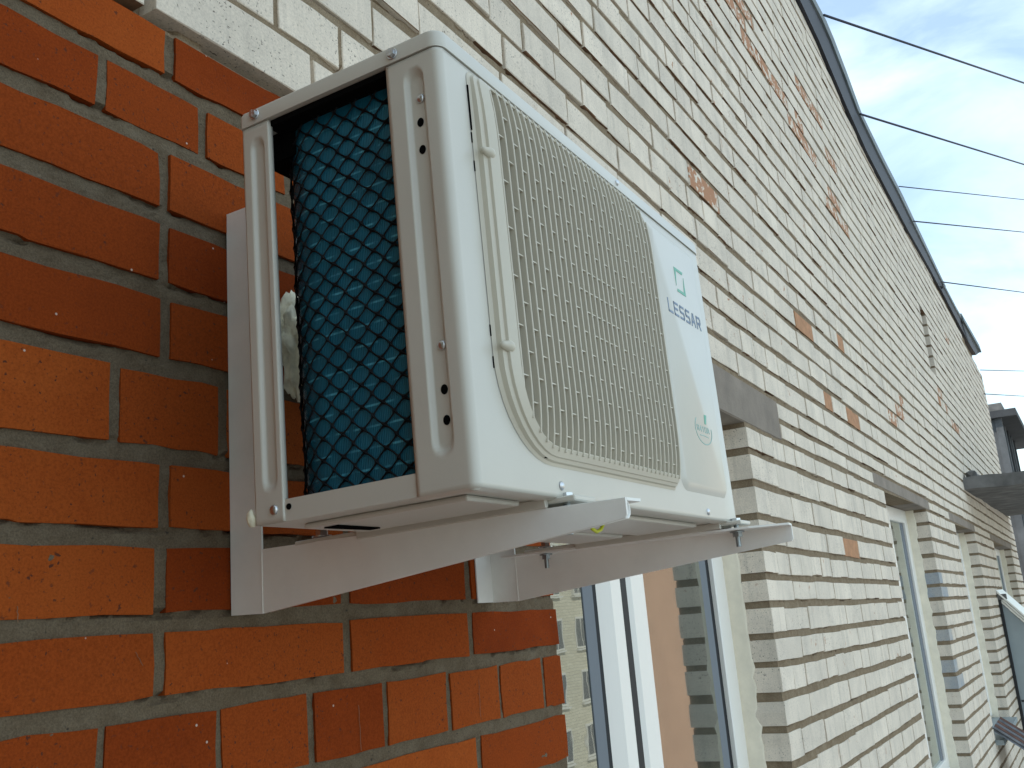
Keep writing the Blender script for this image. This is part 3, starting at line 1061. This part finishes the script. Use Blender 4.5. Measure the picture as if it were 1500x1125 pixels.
vs = [p for r in rings for p in r]
n = len(rings[0])
fs = [tuple(range(n))[::-1]]
for j in range(len(rings) - 1):
    for i in range(n):
        fs.append((j * n + i, j * n + (i + 1) % n, (j + 1) * n + (i + 1) % n, (j + 1) * n + i))
fs.append(tuple((len(rings) - 1) * n + i for i in range(n)))
lid = pydata('top_cover', vs, fs, 'ac_enamel', ac, smooth=True)
em = lid.modifiers.new('edges', 'EDGE_SPLIT')
em.split_angle = math.radians(40)

# rear corner post
pp = [(.0062, -.0345, 0, -1), (.003, -.0345, 0, -1), (.0006, -.0341, -.5, -.8), (0, -.0333, -1, 0)] + [(0, y, -1, 0) for y in frange(-.0325, -.002, 30)] + [(.0008, -.0004, -.7, .7), (.003, 0, 0, 1), (.022, 0, 0, 1)]
def postdisp(x, y, z):
    if x < 1e-6:
        return groove(y, z, -.0195, .0095, .030, .3745, .0042)
    return 0
pz = [.001, .006, .014, .022] + frange(.028, .384, 110) + [ZT - .0006]
post = sheet('rear_post', pp, pz, 'ac_enamel', ac, postdisp, flip=True)
box('rear_post', W - .02, W, -.03, 0, .001, ZT - .001, 'ac_enamel', ac)

# base pan
bm = bmesh.new()
bm_box(bm, .012, W - .012, -D + .006, -.003, .0005, .0025)
bm_box(bm, .0033, .012, -.205, -.003, .0005, .0025)
bm_box(bm, .0018, .0032, -.205, -.004, .0002, .0198)
bm_box(bm, .0035, W - .003, -.0060, -.0045, .0026, .0198)
from_bm('base_pan', bm, 'ac_enamel', ac)
bm = bmesh.new()
bm_box(bm, .030, .118, -.205, -.030, -.0045, .0004, .0022, 2)
bm_box(bm, .200, .585, -.205, -.120, -.0050, .0004, .0022, 2)
bm_box(bm, .200, .585, -.100, -.030, -.0050, .0004, .0022, 2)
bm_box(bm, .260, .50, -.112, -.106, -.0030, .0004, .001, 1)
from_bm('pressed_ribs', bm, 'ac_enamel', ac)
for x in (.07, .34):
    prism('drain_slot', [(x - .03, -.045), (x + .03, -.050), (x + .03, -.062), (x - .03, -.062)], 2, -.0058, -.0044, 'black_void', ac)
# feet
for x in (.155, .645):
    bm = bmesh.new()
    bm_box(bm, x - .022, x + .022, -.252, .075, -.0048, .0003, .0012, 1)
    bm_box(bm, x - .027, x - .0215, -.225, -.01, -.0085, .0004, .001, 1)
    bm_box(bm, x + .0215, x + .027, -.225, -.01, -.0085, .0004, .001, 1)
    from_bm('mounting_foot', bm, 'ac_enamel', ac)

# condenser coil with its guard net
X1, YB, RC = .020, -.012, .060
def coil_pt(s, off=0.0):
    L0 = (YB - RC) - (-.205)
    if s < L0:
        return Vector((X1 - off, -.205 + s, 0)), 0
    s -= L0
    if s < RC * math.pi / 2:
        a = s / RC
        return Vector((X1 + RC - (RC + off) * math.cos(a), YB - RC + (RC + off) * math.sin(a), 0)), 1
    s -= RC * math.pi / 2
    return Vector((X1 + RC + s, YB + off, 0)), 2
SL = .205 + YB - RC + RC * math.pi / 2 + .46
bm = bmesh.new()
uv = bm.loops.layers.uv.new('run')
ss = frange(0, .125, 6) + frange(.125, .24, 24)[1:] + frange(.24, SL, 8)[1:]
rows = []
for s in ss:
    p, _ = coil_pt(s)
    q, _ = coil_pt(s, -.022)
    rows.append((s, [bm.verts.new((p.x, p.y, .006)), bm.verts.new((p.x, p.y, ZT - .002)), bm.verts.new((q.x, q.y, ZT - .002)), bm.verts.new((q.x, q.y, .006))]))
for (s0, a), (s1, b) in zip(rows, rows[1:]):
    for i, j in ((0, 1), (1, 2), (2, 3), (3, 0)):
        f = bm.faces.new((a[i], b[i], b[j], a[j]))
        for l in f.loops:
            l[uv].uv = (s0 if l.vert in a else s1, l.vert.co.z)
bm.faces.new(rows[0][1]); bm.faces.new(rows[-1][1][::-1])
coil = from_bm('condenser_coil', bm, 'coil_fins', ac, smooth=False)
vs, fs = [], []
CW, CH = .0230, .0200
zlo, zhi = .010, ZT - .004
k = CH / CW
def netpt(s, z):
    p, _ = coil_pt(max(0, s), .0018 + .0006 * math.sin(z * 60 + s * 40))
    return Vector((p.x, p.y, z))
S_MAX = 22 * CW
for fam in (1, -1):
    c0 = zlo - k * S_MAX if fam > 0 else zlo
    c1 = zhi if fam > 0 else zhi + k * S_MAX
    c = c0
    while c < c1:
        pts_, rad_ = [], []
        s = 0.0
        while s < S_MAX:
            z = c + fam * k * s
            if zlo <= z <= zhi:
                # strands lean towards each other near the knots
                ph = (z - zlo) / CH * 2 * math.pi
                pts_.append(netpt(s + .0011 * math.sin(ph) * fam, z))
                rad_.append(.00085 + .0009 * max(0, math.cos(2 * math.pi * s / (CW / 2))) ** 2)
            s += CW / 8
        if len(pts_) > 2:
            tube_into(vs, fs, pts_, rad_, 4, cap=False)
        c += CH
j = 0
while True:                                # knots
    z = zlo + CH / 2 * j
    if z > zhi: break
    i = 0
    while True:
        s = CW / 2 * (2 * i + (j % 2))
        if s > .30: break
        p = netpt(s, z)
        q = len(vs)
        for d in ((.0012, 0, 0), (-.0012, 0, 0), (0, .0021, 0), (0, -.0021, 0), (0, 0, .0024), (0, 0, -.0024)):
            vs.append(p + Vector(d))
        for a, b in ((0, 2), (2, 1), (1, 3), (3, 0)):
            fs += [(q + a, q + b, q + 4), (q + b, q + a, q + 5)]
        i += 1
    j += 1
pydata('guard_net', vs, fs, 'net_plastic', coil)
# the bulkhead and fan housing fill the inside
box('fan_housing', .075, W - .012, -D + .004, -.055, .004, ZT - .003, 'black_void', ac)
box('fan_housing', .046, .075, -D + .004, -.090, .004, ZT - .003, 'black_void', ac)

box('inner_top_shade', .026, W - .012, -.205, -.004, ZT - .030, ZT - .0003, 'black_void', ac)  # black boxes stand in for the shade under the hollow lid
box('inner_top_shade', .0035, .026, -.205, -.030, ZT - .006, ZT - .0003, 'black_void', ac)
# fan grille
def grille_outline(x0, x1, z0, z1, rbl, rtl, rtr, rbr, n=10):
    pts = []
    for cx, cz, r, a0 in ((x0, z0, rbl, math.pi), (x1, z0, rbr, 1.5 * math.pi), (x1, z1, rtr, 0), (x0, z1, rtl, .5 * math.pi)):
        ox = cx + r if cx == x0 else cx - r
        oz = cz + r if cz == z0 else cz - r
        for k in range(n + 1):
            a = a0 + .5 * math.pi * k / n
            pts.append((ox + r * math.cos(a), oz + r * math.sin(a)))
    out = []
    for i_, (a, b) in enumerate(zip(pts, pts[1:] + pts[:1])):
        out.append(a)
        if i_ % (n + 1) == n:
            out += [(a[0] + (b[0] - a[0]) * t / 12, a[1] + (b[1] - a[1]) * t / 12) for t in range(1, 12)]
    return out
GX0, GX1, GZ0, GZ1 = .0465, .4440, .0310, .3845
IX0, IX1, IZ0, IZ1 = .0655, .4385, .0430, .3765
ring_def = [(grille_outline(GX0 - .0035, GX1 + .003, GZ0 - .003, GZ1 + .003, .088, .010, .047, .010), -D - .0004),
            (grille_outline(GX0, GX1, GZ0, GZ1, .085, .008, .045, .008), -D - .0030),
            (grille_outline(GX0 + .001, GX1 - .001, GZ0 + .001, GZ1 - .001, .084, .008, .044, .008), -D - .0070),
            (grille_outline(GX0 + .006, GX1 - .002, GZ0 + .004, GZ1 - .002, .080, .007, .042, .007), -D - .0085),
            (grille_outline(GX0 + .0068, GX1 - .0026, GZ0 + .0046, GZ1 - .0026, .079, .007, .041, .007), -D - .0105),
            (grille_outline(IX0, IX1, IZ0, IZ1, .066, .006, .036, .006), -D - .0125),
            (grille_outline(IX0 + .0012, IX1 - .001, IZ0 + .001, IZ1 - .001, .065, .006, .035, .006), -D - .0110),
            (grille_outline(IX0 + .0012, IX1 - .001, IZ0 + .001, IZ1 - .001, .065, .006, .035, .006), -D - .0005)]
def pillow(z):
    t = max(0, min(1, min(z - GZ0, GZ1 - z) / .075))
    return .0060 + .0100 * math.sqrt(max(0, 1 - (1 - t) ** 2))
FR = (.04, .20, .48, .56, .72, .90, .84, .05)
vs = [(x, -D - fr_ * pillow(z), z) for (pts_, y), fr_ in zip(ring_def, FR) for x, z in pts_]
n = len(ring_def[0][0])
fs = []
for j in range(len(ring_def) - 1):
    for i in range(n):
        fs.append((j * n + i, j * n + (i + 1) % n, (j + 1) * n + (i + 1) % n, (j + 1) * n + i))
grille = pydata('fan_grille', vs, fs, 'ac_plastic', ac, smooth=True)
em = grille.modifiers.new('edges', 'EDGE_SPLIT'); em.split_angle = math.radians(32)
def zrange(x):
    lo, hi = IZ0, IZ1
    r = .066
    if x < IX0 + r: lo = IZ0 + r - math.sqrt(max(0, r * r - (IX0 + r - x) ** 2))
    r = .036
    if x > IX1 - r: hi = IZ1 - r + math.sqrt(max(0, r * r - (x - IX1 + r) ** 2))
    return lo, hi
def rib_y(x, z):
    return -D - pillow(z) * (.86 + .14 * min(1, (x - IX0) / .03))
NR = 31
PITCH = (IX1 - .004 - (IX0 + .004)) / (NR - 1)
ribx = [IX0 + .0035 + PITCH * i for i in range(NR)]
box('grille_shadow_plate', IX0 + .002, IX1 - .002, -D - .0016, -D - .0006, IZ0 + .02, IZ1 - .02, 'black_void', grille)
for x in ribx:
    lo, hi = zrange(x)
    vs, fs = [], []
    zz = frange(lo - .003, lo + .065, 9) + frange(lo + .065, hi - .065, 3)[1:] + frange(hi - .065, hi + .003, 9)[1:]
    for z in zz:
        y = rib_y(x, z)
        vs += [(x - .0014, -D - .0012, z), (x - .0010, y + .0006, z), (x - .0005, y, z), (x + .0005, y, z), (x + .0010, y + .0006, z), (x + .0014, -D - .0012, z)]
    for i in range(len(zz) - 1):
        q = i * 6
        for k2 in range(5):
            fs.append((q + k2, q + k2 + 1, q + 7 + k2, q + 6 + k2))
    pydata('grille_rib', vs, fs, 'ac_plastic', grille)
bm = bmesh.new()
ROW = .0228
nrow = int((IZ1 - IZ0) / ROW)
hubx, hubz = (GX0 + GX1) / 2 + .012, (GZ0 + GZ1) / 2 - .004
for i in range(-1, NR):
    xa = ribx[i] if i >= 0 else IX0
    xb = ribx[i + 1] if i + 1 < NR else IX1
    for r in range(nrow + 1):
        z = IZ0 + .012 + ROW * r
        lo, hi = zrange((xa + xb) / 2)
        hub = math.hypot((xa + xb) / 2 - hubx, z - hubz) < .046
        if not (lo + .004 < z < hi - .004):
            continue
        if (i + r) % 2 == 0 or hub:
            y = rib_y((xa + xb) / 2, z)
            bm_box(bm, xa, xb, y + .0016, y + .0050, z - .0006, z + .0006)
tb = from_bm('tie_bars', bm, 'ac_plastic', grille)
tb['kind'] = 'stuff'
# latch pegs on the left margin with slots
for z in (.3035, .1225):
    vs, fs = [], []
    tube_into(vs, fs, [(GX0 - .004 + t * .019, -D - .0095, z) for t in frange(0, 1, 8)], [.0014, .0028, .0034, .0040, .0050, .0056, .0056, .0046, .0018], 12)
    pydata('grille_latch', vs, fs, 'ac_plastic', grille, smooth=True)
    for dz in (.014, -.014):
        box('slot', GX0 - .0044, GX0 - .0034, -D - .0010, -D - .0002, z + dz - .005, z + dz + .005, 'black_void', grille)
box('slot', GX0 - .0040, GX0 - .0030, -D - .0016, -D - .0002, .325, .370, 'black_void', grille)
for x, w_ in ((.115, .002), (.30, .030), (.395, .0014), (.425, .0012)):
    box('slot', x - w_, x + w_, -D - .0040, -D - .0020, GZ0 + .0022, GZ0 + .0036, 'black_void', grille)

# pressed service panel on the right
def pressed(name, x0, x1, z0, z1, r, hgt, bev, m):
    a = grille_outline(x0, x1, z0, z1, r, r * .5, r * .5, r, 8)
    b = grille_outline(x0 + bev * .5, x1 - bev * .5, z0 + bev * .5, z1 - bev * .5, r - bev * .4, r * .4, r * .4, r - bev * .4, 8)
    c = grille_outline(x0 + bev, x1 - bev, z0 + bev, z1 - bev, max(.004, r - bev), r * .3, r * .3, max(.004, r - bev), 8)
    vs = [(x, -D + .0006, z) for x, z in a] + [(x, -D - hgt * .55, z) for x, z in b] + [(x, -D - hgt, z) for x, z in c]
    n = len(a)
    fs = [(j * n + i, j * n + (i + 1) % n, (j + 1) * n + (i + 1) % n, (j + 1) * n + i) for j in range(2) for i in range(n)]
    fs.append(tuple(2 * n + i for i in range(n)))
    o = pydata(name, vs, fs, m, ac, smooth=True)
    e2 = o.modifiers.new('edges', 'EDGE_SPLIT'); e2.split_angle = math.radians(35)
    return o
pressed('service_panel', .466, .640, .0300, .3790, .018, .0045, .010, 'ac_enamel')

# logo, lettering and refrigerant badge, raised print on the panel
YP = -D - .0045
def flat(name, polys, m, parent=ac):
    vs, fs = [], []
    for poly in polys:
        q = len(vs)
        for (x, z) in poly:
            vs.append((x, YP - .0004, z))
        for (x, z) in poly:
            vs.append((x, YP + .0004, z))
        n = len(poly)
        fs.append(tuple(range(q, q + n)))
        fs += [(q + i, q + n + i, q + n + (i + 1) % n, q + (i + 1) % n) for i in range(n)]
    return pydata(name, vs, fs, m, parent)
lx0, lx1, lz0, lz1 = .5415, .5755, .3010, .3352
flat('logo', [[(lx0, lz1), (lx1 - .0015, lz1), (lx1 - .0038, lz1 - .0040), (lx0 + .0062, lz1 - .0040), (lx0 + .0006, lz0 + .0075)],
              [(lx1, lz0), (lx0 + .0015, lz0), (lx0 + .0038, lz0 + .0040), (lx1 - .0062, lz0 + .0040), (lx1 - .0006, lz1 - .0075)]], 'logo_green')
def stroke(pts_, w):
    out = []
    for (a, b), (c, d) in zip(pts_, pts_[1:]):
        L_ = math.hypot(c - a, d - b)
        tx, tz = (c - a) / L_, (d - b) / L_
        nx_, nz_ = -tz * w / 2, tx * w / 2
        e = w * .5
        a2, b2, c2, d2 = a - tx * e, b - tz * e, c + tx * e, d + tz * e
        out.append([(a2 + nx_, b2 + nz_), (a2 - nx_, b2 - nz_), (c2 - nx_, d2 - nz_), (c2 + nx_, d2 + nz_)])
    return out
def letter(ch):
    return {'L': [[(0, 1), (0, 0), (1, 0)]],
            'E': [[(1, 1), (0, 1), (0, 0), (1, 0)], [(0, .52), (.85, .52)]],
            'S': [[(1, 1), (.12, 1), (0, .86), (0, .62), (.12, .52), (.88, .48), (1, .36), (1, .12), (.88, 0), (0, 0)]],
            'A': [[(0, 0), (.42, 1), (.58, 1), (1, 0)], [(.18, .32), (.82, .32)]],
            'R': [[(0, 0), (0, 1), (.85, 1), (1, .86), (1, .60), (.85, .46), (0, .46)], [(.5, .46), (1, 0)]],
            '4': [[(.75, 0), (.75, 1), (0, .3), (1, .3)]], '1': [[(.2, .8), (.5, 1), (.5, 0)]],
            '0': [[(0, .1), (0, .9), (.15, 1), (.85, 1), (1, .9), (1, .1), (.85, 0), (.15, 0), (0, .1)]]}[ch]
def word(text, x0, x1, z0, z1, w, gap):
    n = len(text)
    cw = ((x1 - x0) - gap * (n - 1)) / n
    out = []
    for i, ch in enumerate(text):
        ox = x0 + i * (cw + gap)
        for pl_ in letter(ch):
            out += stroke([(ox + w / 2 + px_ * (cw - w), z0 + w / 2 + pz_ * (z1 - z0 - w)) for px_, pz_ in pl_], w)
    return out
flat('lettering', word('LESSAR', .4975, .6215, .2622, .2812, .0030, .0050), 'logo_slate')
cx_, cz_, cr_ = .5665, .1165, .0315
arc = []
for k2 in range(27):
    a = math.radians(140 + 230 * k2 / 26)
    arc.append((cx_ + cr_ * math.cos(a), cz_ - .0005 + cr_ * .62 * math.sin(a)))
badge = flat('refrigerant_badge', stroke(arc, .0013), 'pale_mint')
flat('badge_lettering', word('R410A', .5415, .5885, .1125, .1205, .0011, .0022), 'pale_mint')
flat('badge_drop', [[(.5735, .1245), (.5795, .1245), (.5855, .1375), (.5765, .1375)]], 'logo_green')
flat('badge_underline', stroke([(.5500, .1075), (.5660, .1080), (.5820, .1070)], .0010), 'pale_mint')

# screws
def screw(x, y, z, axis, r=.0042, hexhead=False, m='zinc', parent=ac):
    bm = bmesh.new()
    if hexhead:
        bmesh.ops.create_cone(bm, cap_ends=True, segments=20, radius1=r * 1.35, radius2=r * 1.25, depth=.0010, matrix=Matrix.Translation((0, 0, .0005)))
        bmesh.ops.create_cone(bm, cap_ends=True, segments=6, radius1=r, radius2=r * .94, depth=.0034, matrix=Matrix.Translation((0, 0, .0025)))
        bm_box(bm, -r * .75, r * .75, -.0004, .0004, .0038, .0044)
        bm_box(bm, -.0004, .0004, -r * .75, r * .75, .0038, .0044)
    else:
        prof = [(1, 0), (.98, .12), (.86, .34), (.62, .52), (.3, .62), (0, .65)]
        prev = None
        for pr, pz_ in prof:
            ringv = [bm.verts.new((r * pr * math.cos(2 * math.pi * k / 16), r * pr * math.sin(2 * math.pi * k / 16), r * pz_)) for k in range(16)] if pr else [bm.verts.new((0, 0, r * pz_))]
            if prev:
                for k in range(16):
                    if pr:
                        bm.faces.new((prev[k], prev[(k + 1) % 16], ringv[(k + 1) % 16], ringv[k]))
                    else:
                        bm.faces.new((prev[k], prev[(k + 1) % 16], ringv[0]))
            prev = ringv
    q = Vector(axis).to_track_quat('Z', 'Y').to_matrix().to_4x4()
    bmesh.ops.transform(bm, matrix=Matrix.Translation((x, y, z)) @ q, verts=bm.verts)
    return from_bm('screw', bm, m, parent, smooth=not hexhead)
screw(-.0016, -.0190, .4002, (-1, 0, 0), .0042, True)
screw(-.0016, -.1858, .3990, (-1, 0, 0), .0042, True)
screw(0, -.0233, .0120, (-1, 0, 0), .0047)
screw(.0048, -.2085, .3484, (-1, 0, 0), .0044)
screw(.0048, -.2092, .1213, (-1, 0, 0), .0044)
screw(.1449, -D, .0112, (0, -1, 0), .0044)
screw(.5491, -D, .0090, (0, -1, 0), .0044)
screw(.3829, -D - .0014, .3990, (0, -1, 0), .0040)
for y, z in ((-.2062, .3262), (-.2060, .3000), (-.2078, .0841), (-.2077, .0585)):
    bm = bmesh.new()
    bmesh.ops.create_cone(bm, cap_ends=True, segments=16, radius1=.0034, radius2=.0034, depth=.0012,
                          matrix=Matrix.Translation((.0052, y, z)) @ Matrix.Rotation(math.pi / 2, 4, 'Y') @ Matrix.Scale(1.25, 4, (1, 0, 0)))
    from_bm('screw_hole', bm, 'black_void', ac)
bm = bmesh.new()
bmesh.ops.create_cone(bm, cap_ends=True, segments=12, radius1=.0028, radius2=.0028, depth=.0008, matrix=Matrix.Translation((.0014, -.0392, .0128)) @ Matrix.Rotation(math.pi / 2, 4, 'Y'))
from_bm('screw_hole', bm, 'black_void', ac)
# scrap of packing foam caught under the rear corner
bm = bmesh.new()
bmesh.ops.create_icosphere(bm, subdivisions=2, radius=.007)
for v in bm.verts:
    v.co = Vector((v.co.x * .6, v.co.y * .7, v.co.z * 1.15)) * (1 + .5 * noise.noise(v.co * 160)) + Vector((.002, .0055, .0085))
from_bm('packing_scrap', bm, 'foam', ac, smooth=True)
ac_inv = ac.rotation_quaternion.inverted()
tube('earth_wire', [ac_inv @ px(u, v, 1, -.17) for u, v in ((858, 752), (862, 764), (867, 774), (874, 779), (880, 776), (884, 767), (886, 752))], .0021, 'earth_wire', ac)

# ------------------------------------------------------------------ wall brackets
def bolt(br, x, y, zt):
    bm = bmesh.new()
    bmesh.ops.create_cone(bm, cap_ends=True, segments=6, radius1=.0068, radius2=.0066, depth=.0058, matrix=Matrix.Translation((x, y, zt + .0110)))
    bmesh.ops.create_cone(bm, cap_ends=True, segments=20, radius1=.0105, radius2=.0105, depth=.0016, matrix=Matrix.Translation((x, y, zt + .0073)))
    o = from_bm('bolt_head', bm, 'zinc'); loc_under(o, br)
    bm = bmesh.new()
    bmesh.ops.create_cone(bm, cap_ends=True, segments=20, radius1=.0095, radius2=.0095, depth=.0014, matrix=Matrix.Translation((x, y, zt - .0041)))
    bmesh.ops.create_cone(bm, cap_ends=True, segments=6, radius1=.0066, radius2=.0066, depth=.0056, matrix=Matrix.Translation((x, y, zt - .0077)))
    bmesh.ops.create_cone(bm, cap_ends=True, segments=12, radius1=.0034, radius2=.0034, depth=.030, matrix=Matrix.Translation((x, y, zt - .0085)))
    o = from_bm('bolt_and_nut', bm, 'zinc_dull'); loc_under(o, br)
def roll(br, xw, s, t, zt, ytip, tip):
    vs, fs = [], []
    nn = 14
    for (y, zz0, zz1) in [(y_, zb_ + .0145 + .002 * (1 - f_), zb_) for y_, f_, zb_ in ((yy, (.1235 - yy) / (.1235 - ytip), -.0705 + (zt - tip + .0705) * (.1235 - yy) / (.1235 - ytip) + .0004) for yy in (.115, -.02, -.14, -.24, ytip + .001))]:
        rr = (zz0 - zz1) / 2
        for k in range(nn):
            a_ = math.radians(-100 + 200 * k / (nn - 1))
            vs.append((xw + t * s * .8 + s * max(0.0, rr * .95 * math.cos(a_) + .001), y, (zz0 + zz1) / 2 + rr * math.sin(a_)))
    for j in range(4):
        for k in range(nn - 1):
            q = j * nn + k
            fs.append((q, q + 1, q + nn + 1, q + nn))
    o = pydata('rolled_edge', vs, fs, 'bracket_paint', smooth=True)
    so = o.modifiers.new('thickness', 'SOLIDIFY'); so.thickness = .0014; so.offset = 0
    loc_under(o, br)
def bracket(xw, s, label, tip, zt=-.0042):
    """s = +1: flanges point right of the web; -1: left"""
    br = empty('wall_bracket', (xw, G, -.07), label, 'bracket', 'wall brackets')
    t = .0026
    y0, yl, ytip = G - .0008, .1235, -.300
    web = [(y0, -.0695), (yl, -.0705), (ytip + .002, zt - tip), (ytip, zt - tip + .003), (ytip, zt), (yl, zt), (yl, .393), (y0, .393)]
    loc_under(prism('web', web, 0, xw, xw + t * s, 'bracket_paint', bevel=.0004), br)
    a, b = sorted((xw + t * s * 1.02, xw + .046 * s))
    loc_under(box('wall_flange', a, b, y0 - t, y0, -.0690, .3925, 'bracket_paint', bevel=.0005, seg=1), br)
    # top flange narrows to the tip
    w0, w1 = .044, .026
    vs = []
    for z in (zt, zt - t):
        vs += [(xw + t * s, yl, z), (xw + w0 * s, yl, z), (xw + w0 * s, -.255, z), (xw + w1 * s, ytip - .003, z), (xw + t * s, ytip, z)]
    fs = [(0, 1, 2, 3, 4), (9, 8, 7, 6, 5)] + [(k, 5 + k, 5 + (k + 1) % 5, (k + 1) % 5) for k in range(5)]
    loc_under(pydata('top_flange', vs, fs, 'bracket_paint'), br)
    # lower edge rolled round into a stiffener
    if s > 0:
        roll(br, xw, s, t, zt, ytip, tip)
    xa = min(xw, xw + t * s)
    loc_under(box('weld_seam', xa - .0007, xa + .0004, yl - .0012, yl + .0006, -.0705, zt, 'bracket_paint', bevel=.0002, seg=1), br)
    bx = .155 if s > 0 else .645
    for y in (-.2325, .0585):
        bolt(br, bx, y, zt)
    return br
bracket(.1325, 1, 'white steel wall bracket nearest the camera, under the left foot of the air conditioner', .0178)
bracket(.6675, -1, 'white steel wall bracket beside the window, bolts and nuts hanging below its arm', .0225)

# ------------------------------------------------------------------ foam around the pipe hole behind the unit
bm = bmesh.new()
bmesh.ops.create_icosphere(bm, subdivisions=4, radius=1.0)
for v in bm.verts:
    c = v.co.copy()
    k = 1 + .45 * noise.noise(c * 2.6) + .34 * noise.noise(c * 6.5 + Vector((3, 1, 0))) + .14 * noise.noise(c * 15)
    tail = max(0, -c.z - .55) * 1.1
    v.co = Vector((c.x * .034 * k * (1 - .6 * tail), c.y * .022 * k, c.z * .050 * k - tail * .055))
bmesh.ops.transform(bm, matrix=Matrix.Translation((.243, G - .004, .262)), verts=bm.verts)
fo = from_bm('expanding_foam', bm, 'foam', smooth=True)
tag(fo, 'lumpy cream expanding foam on the bricks behind the air conditioner', 'foam')
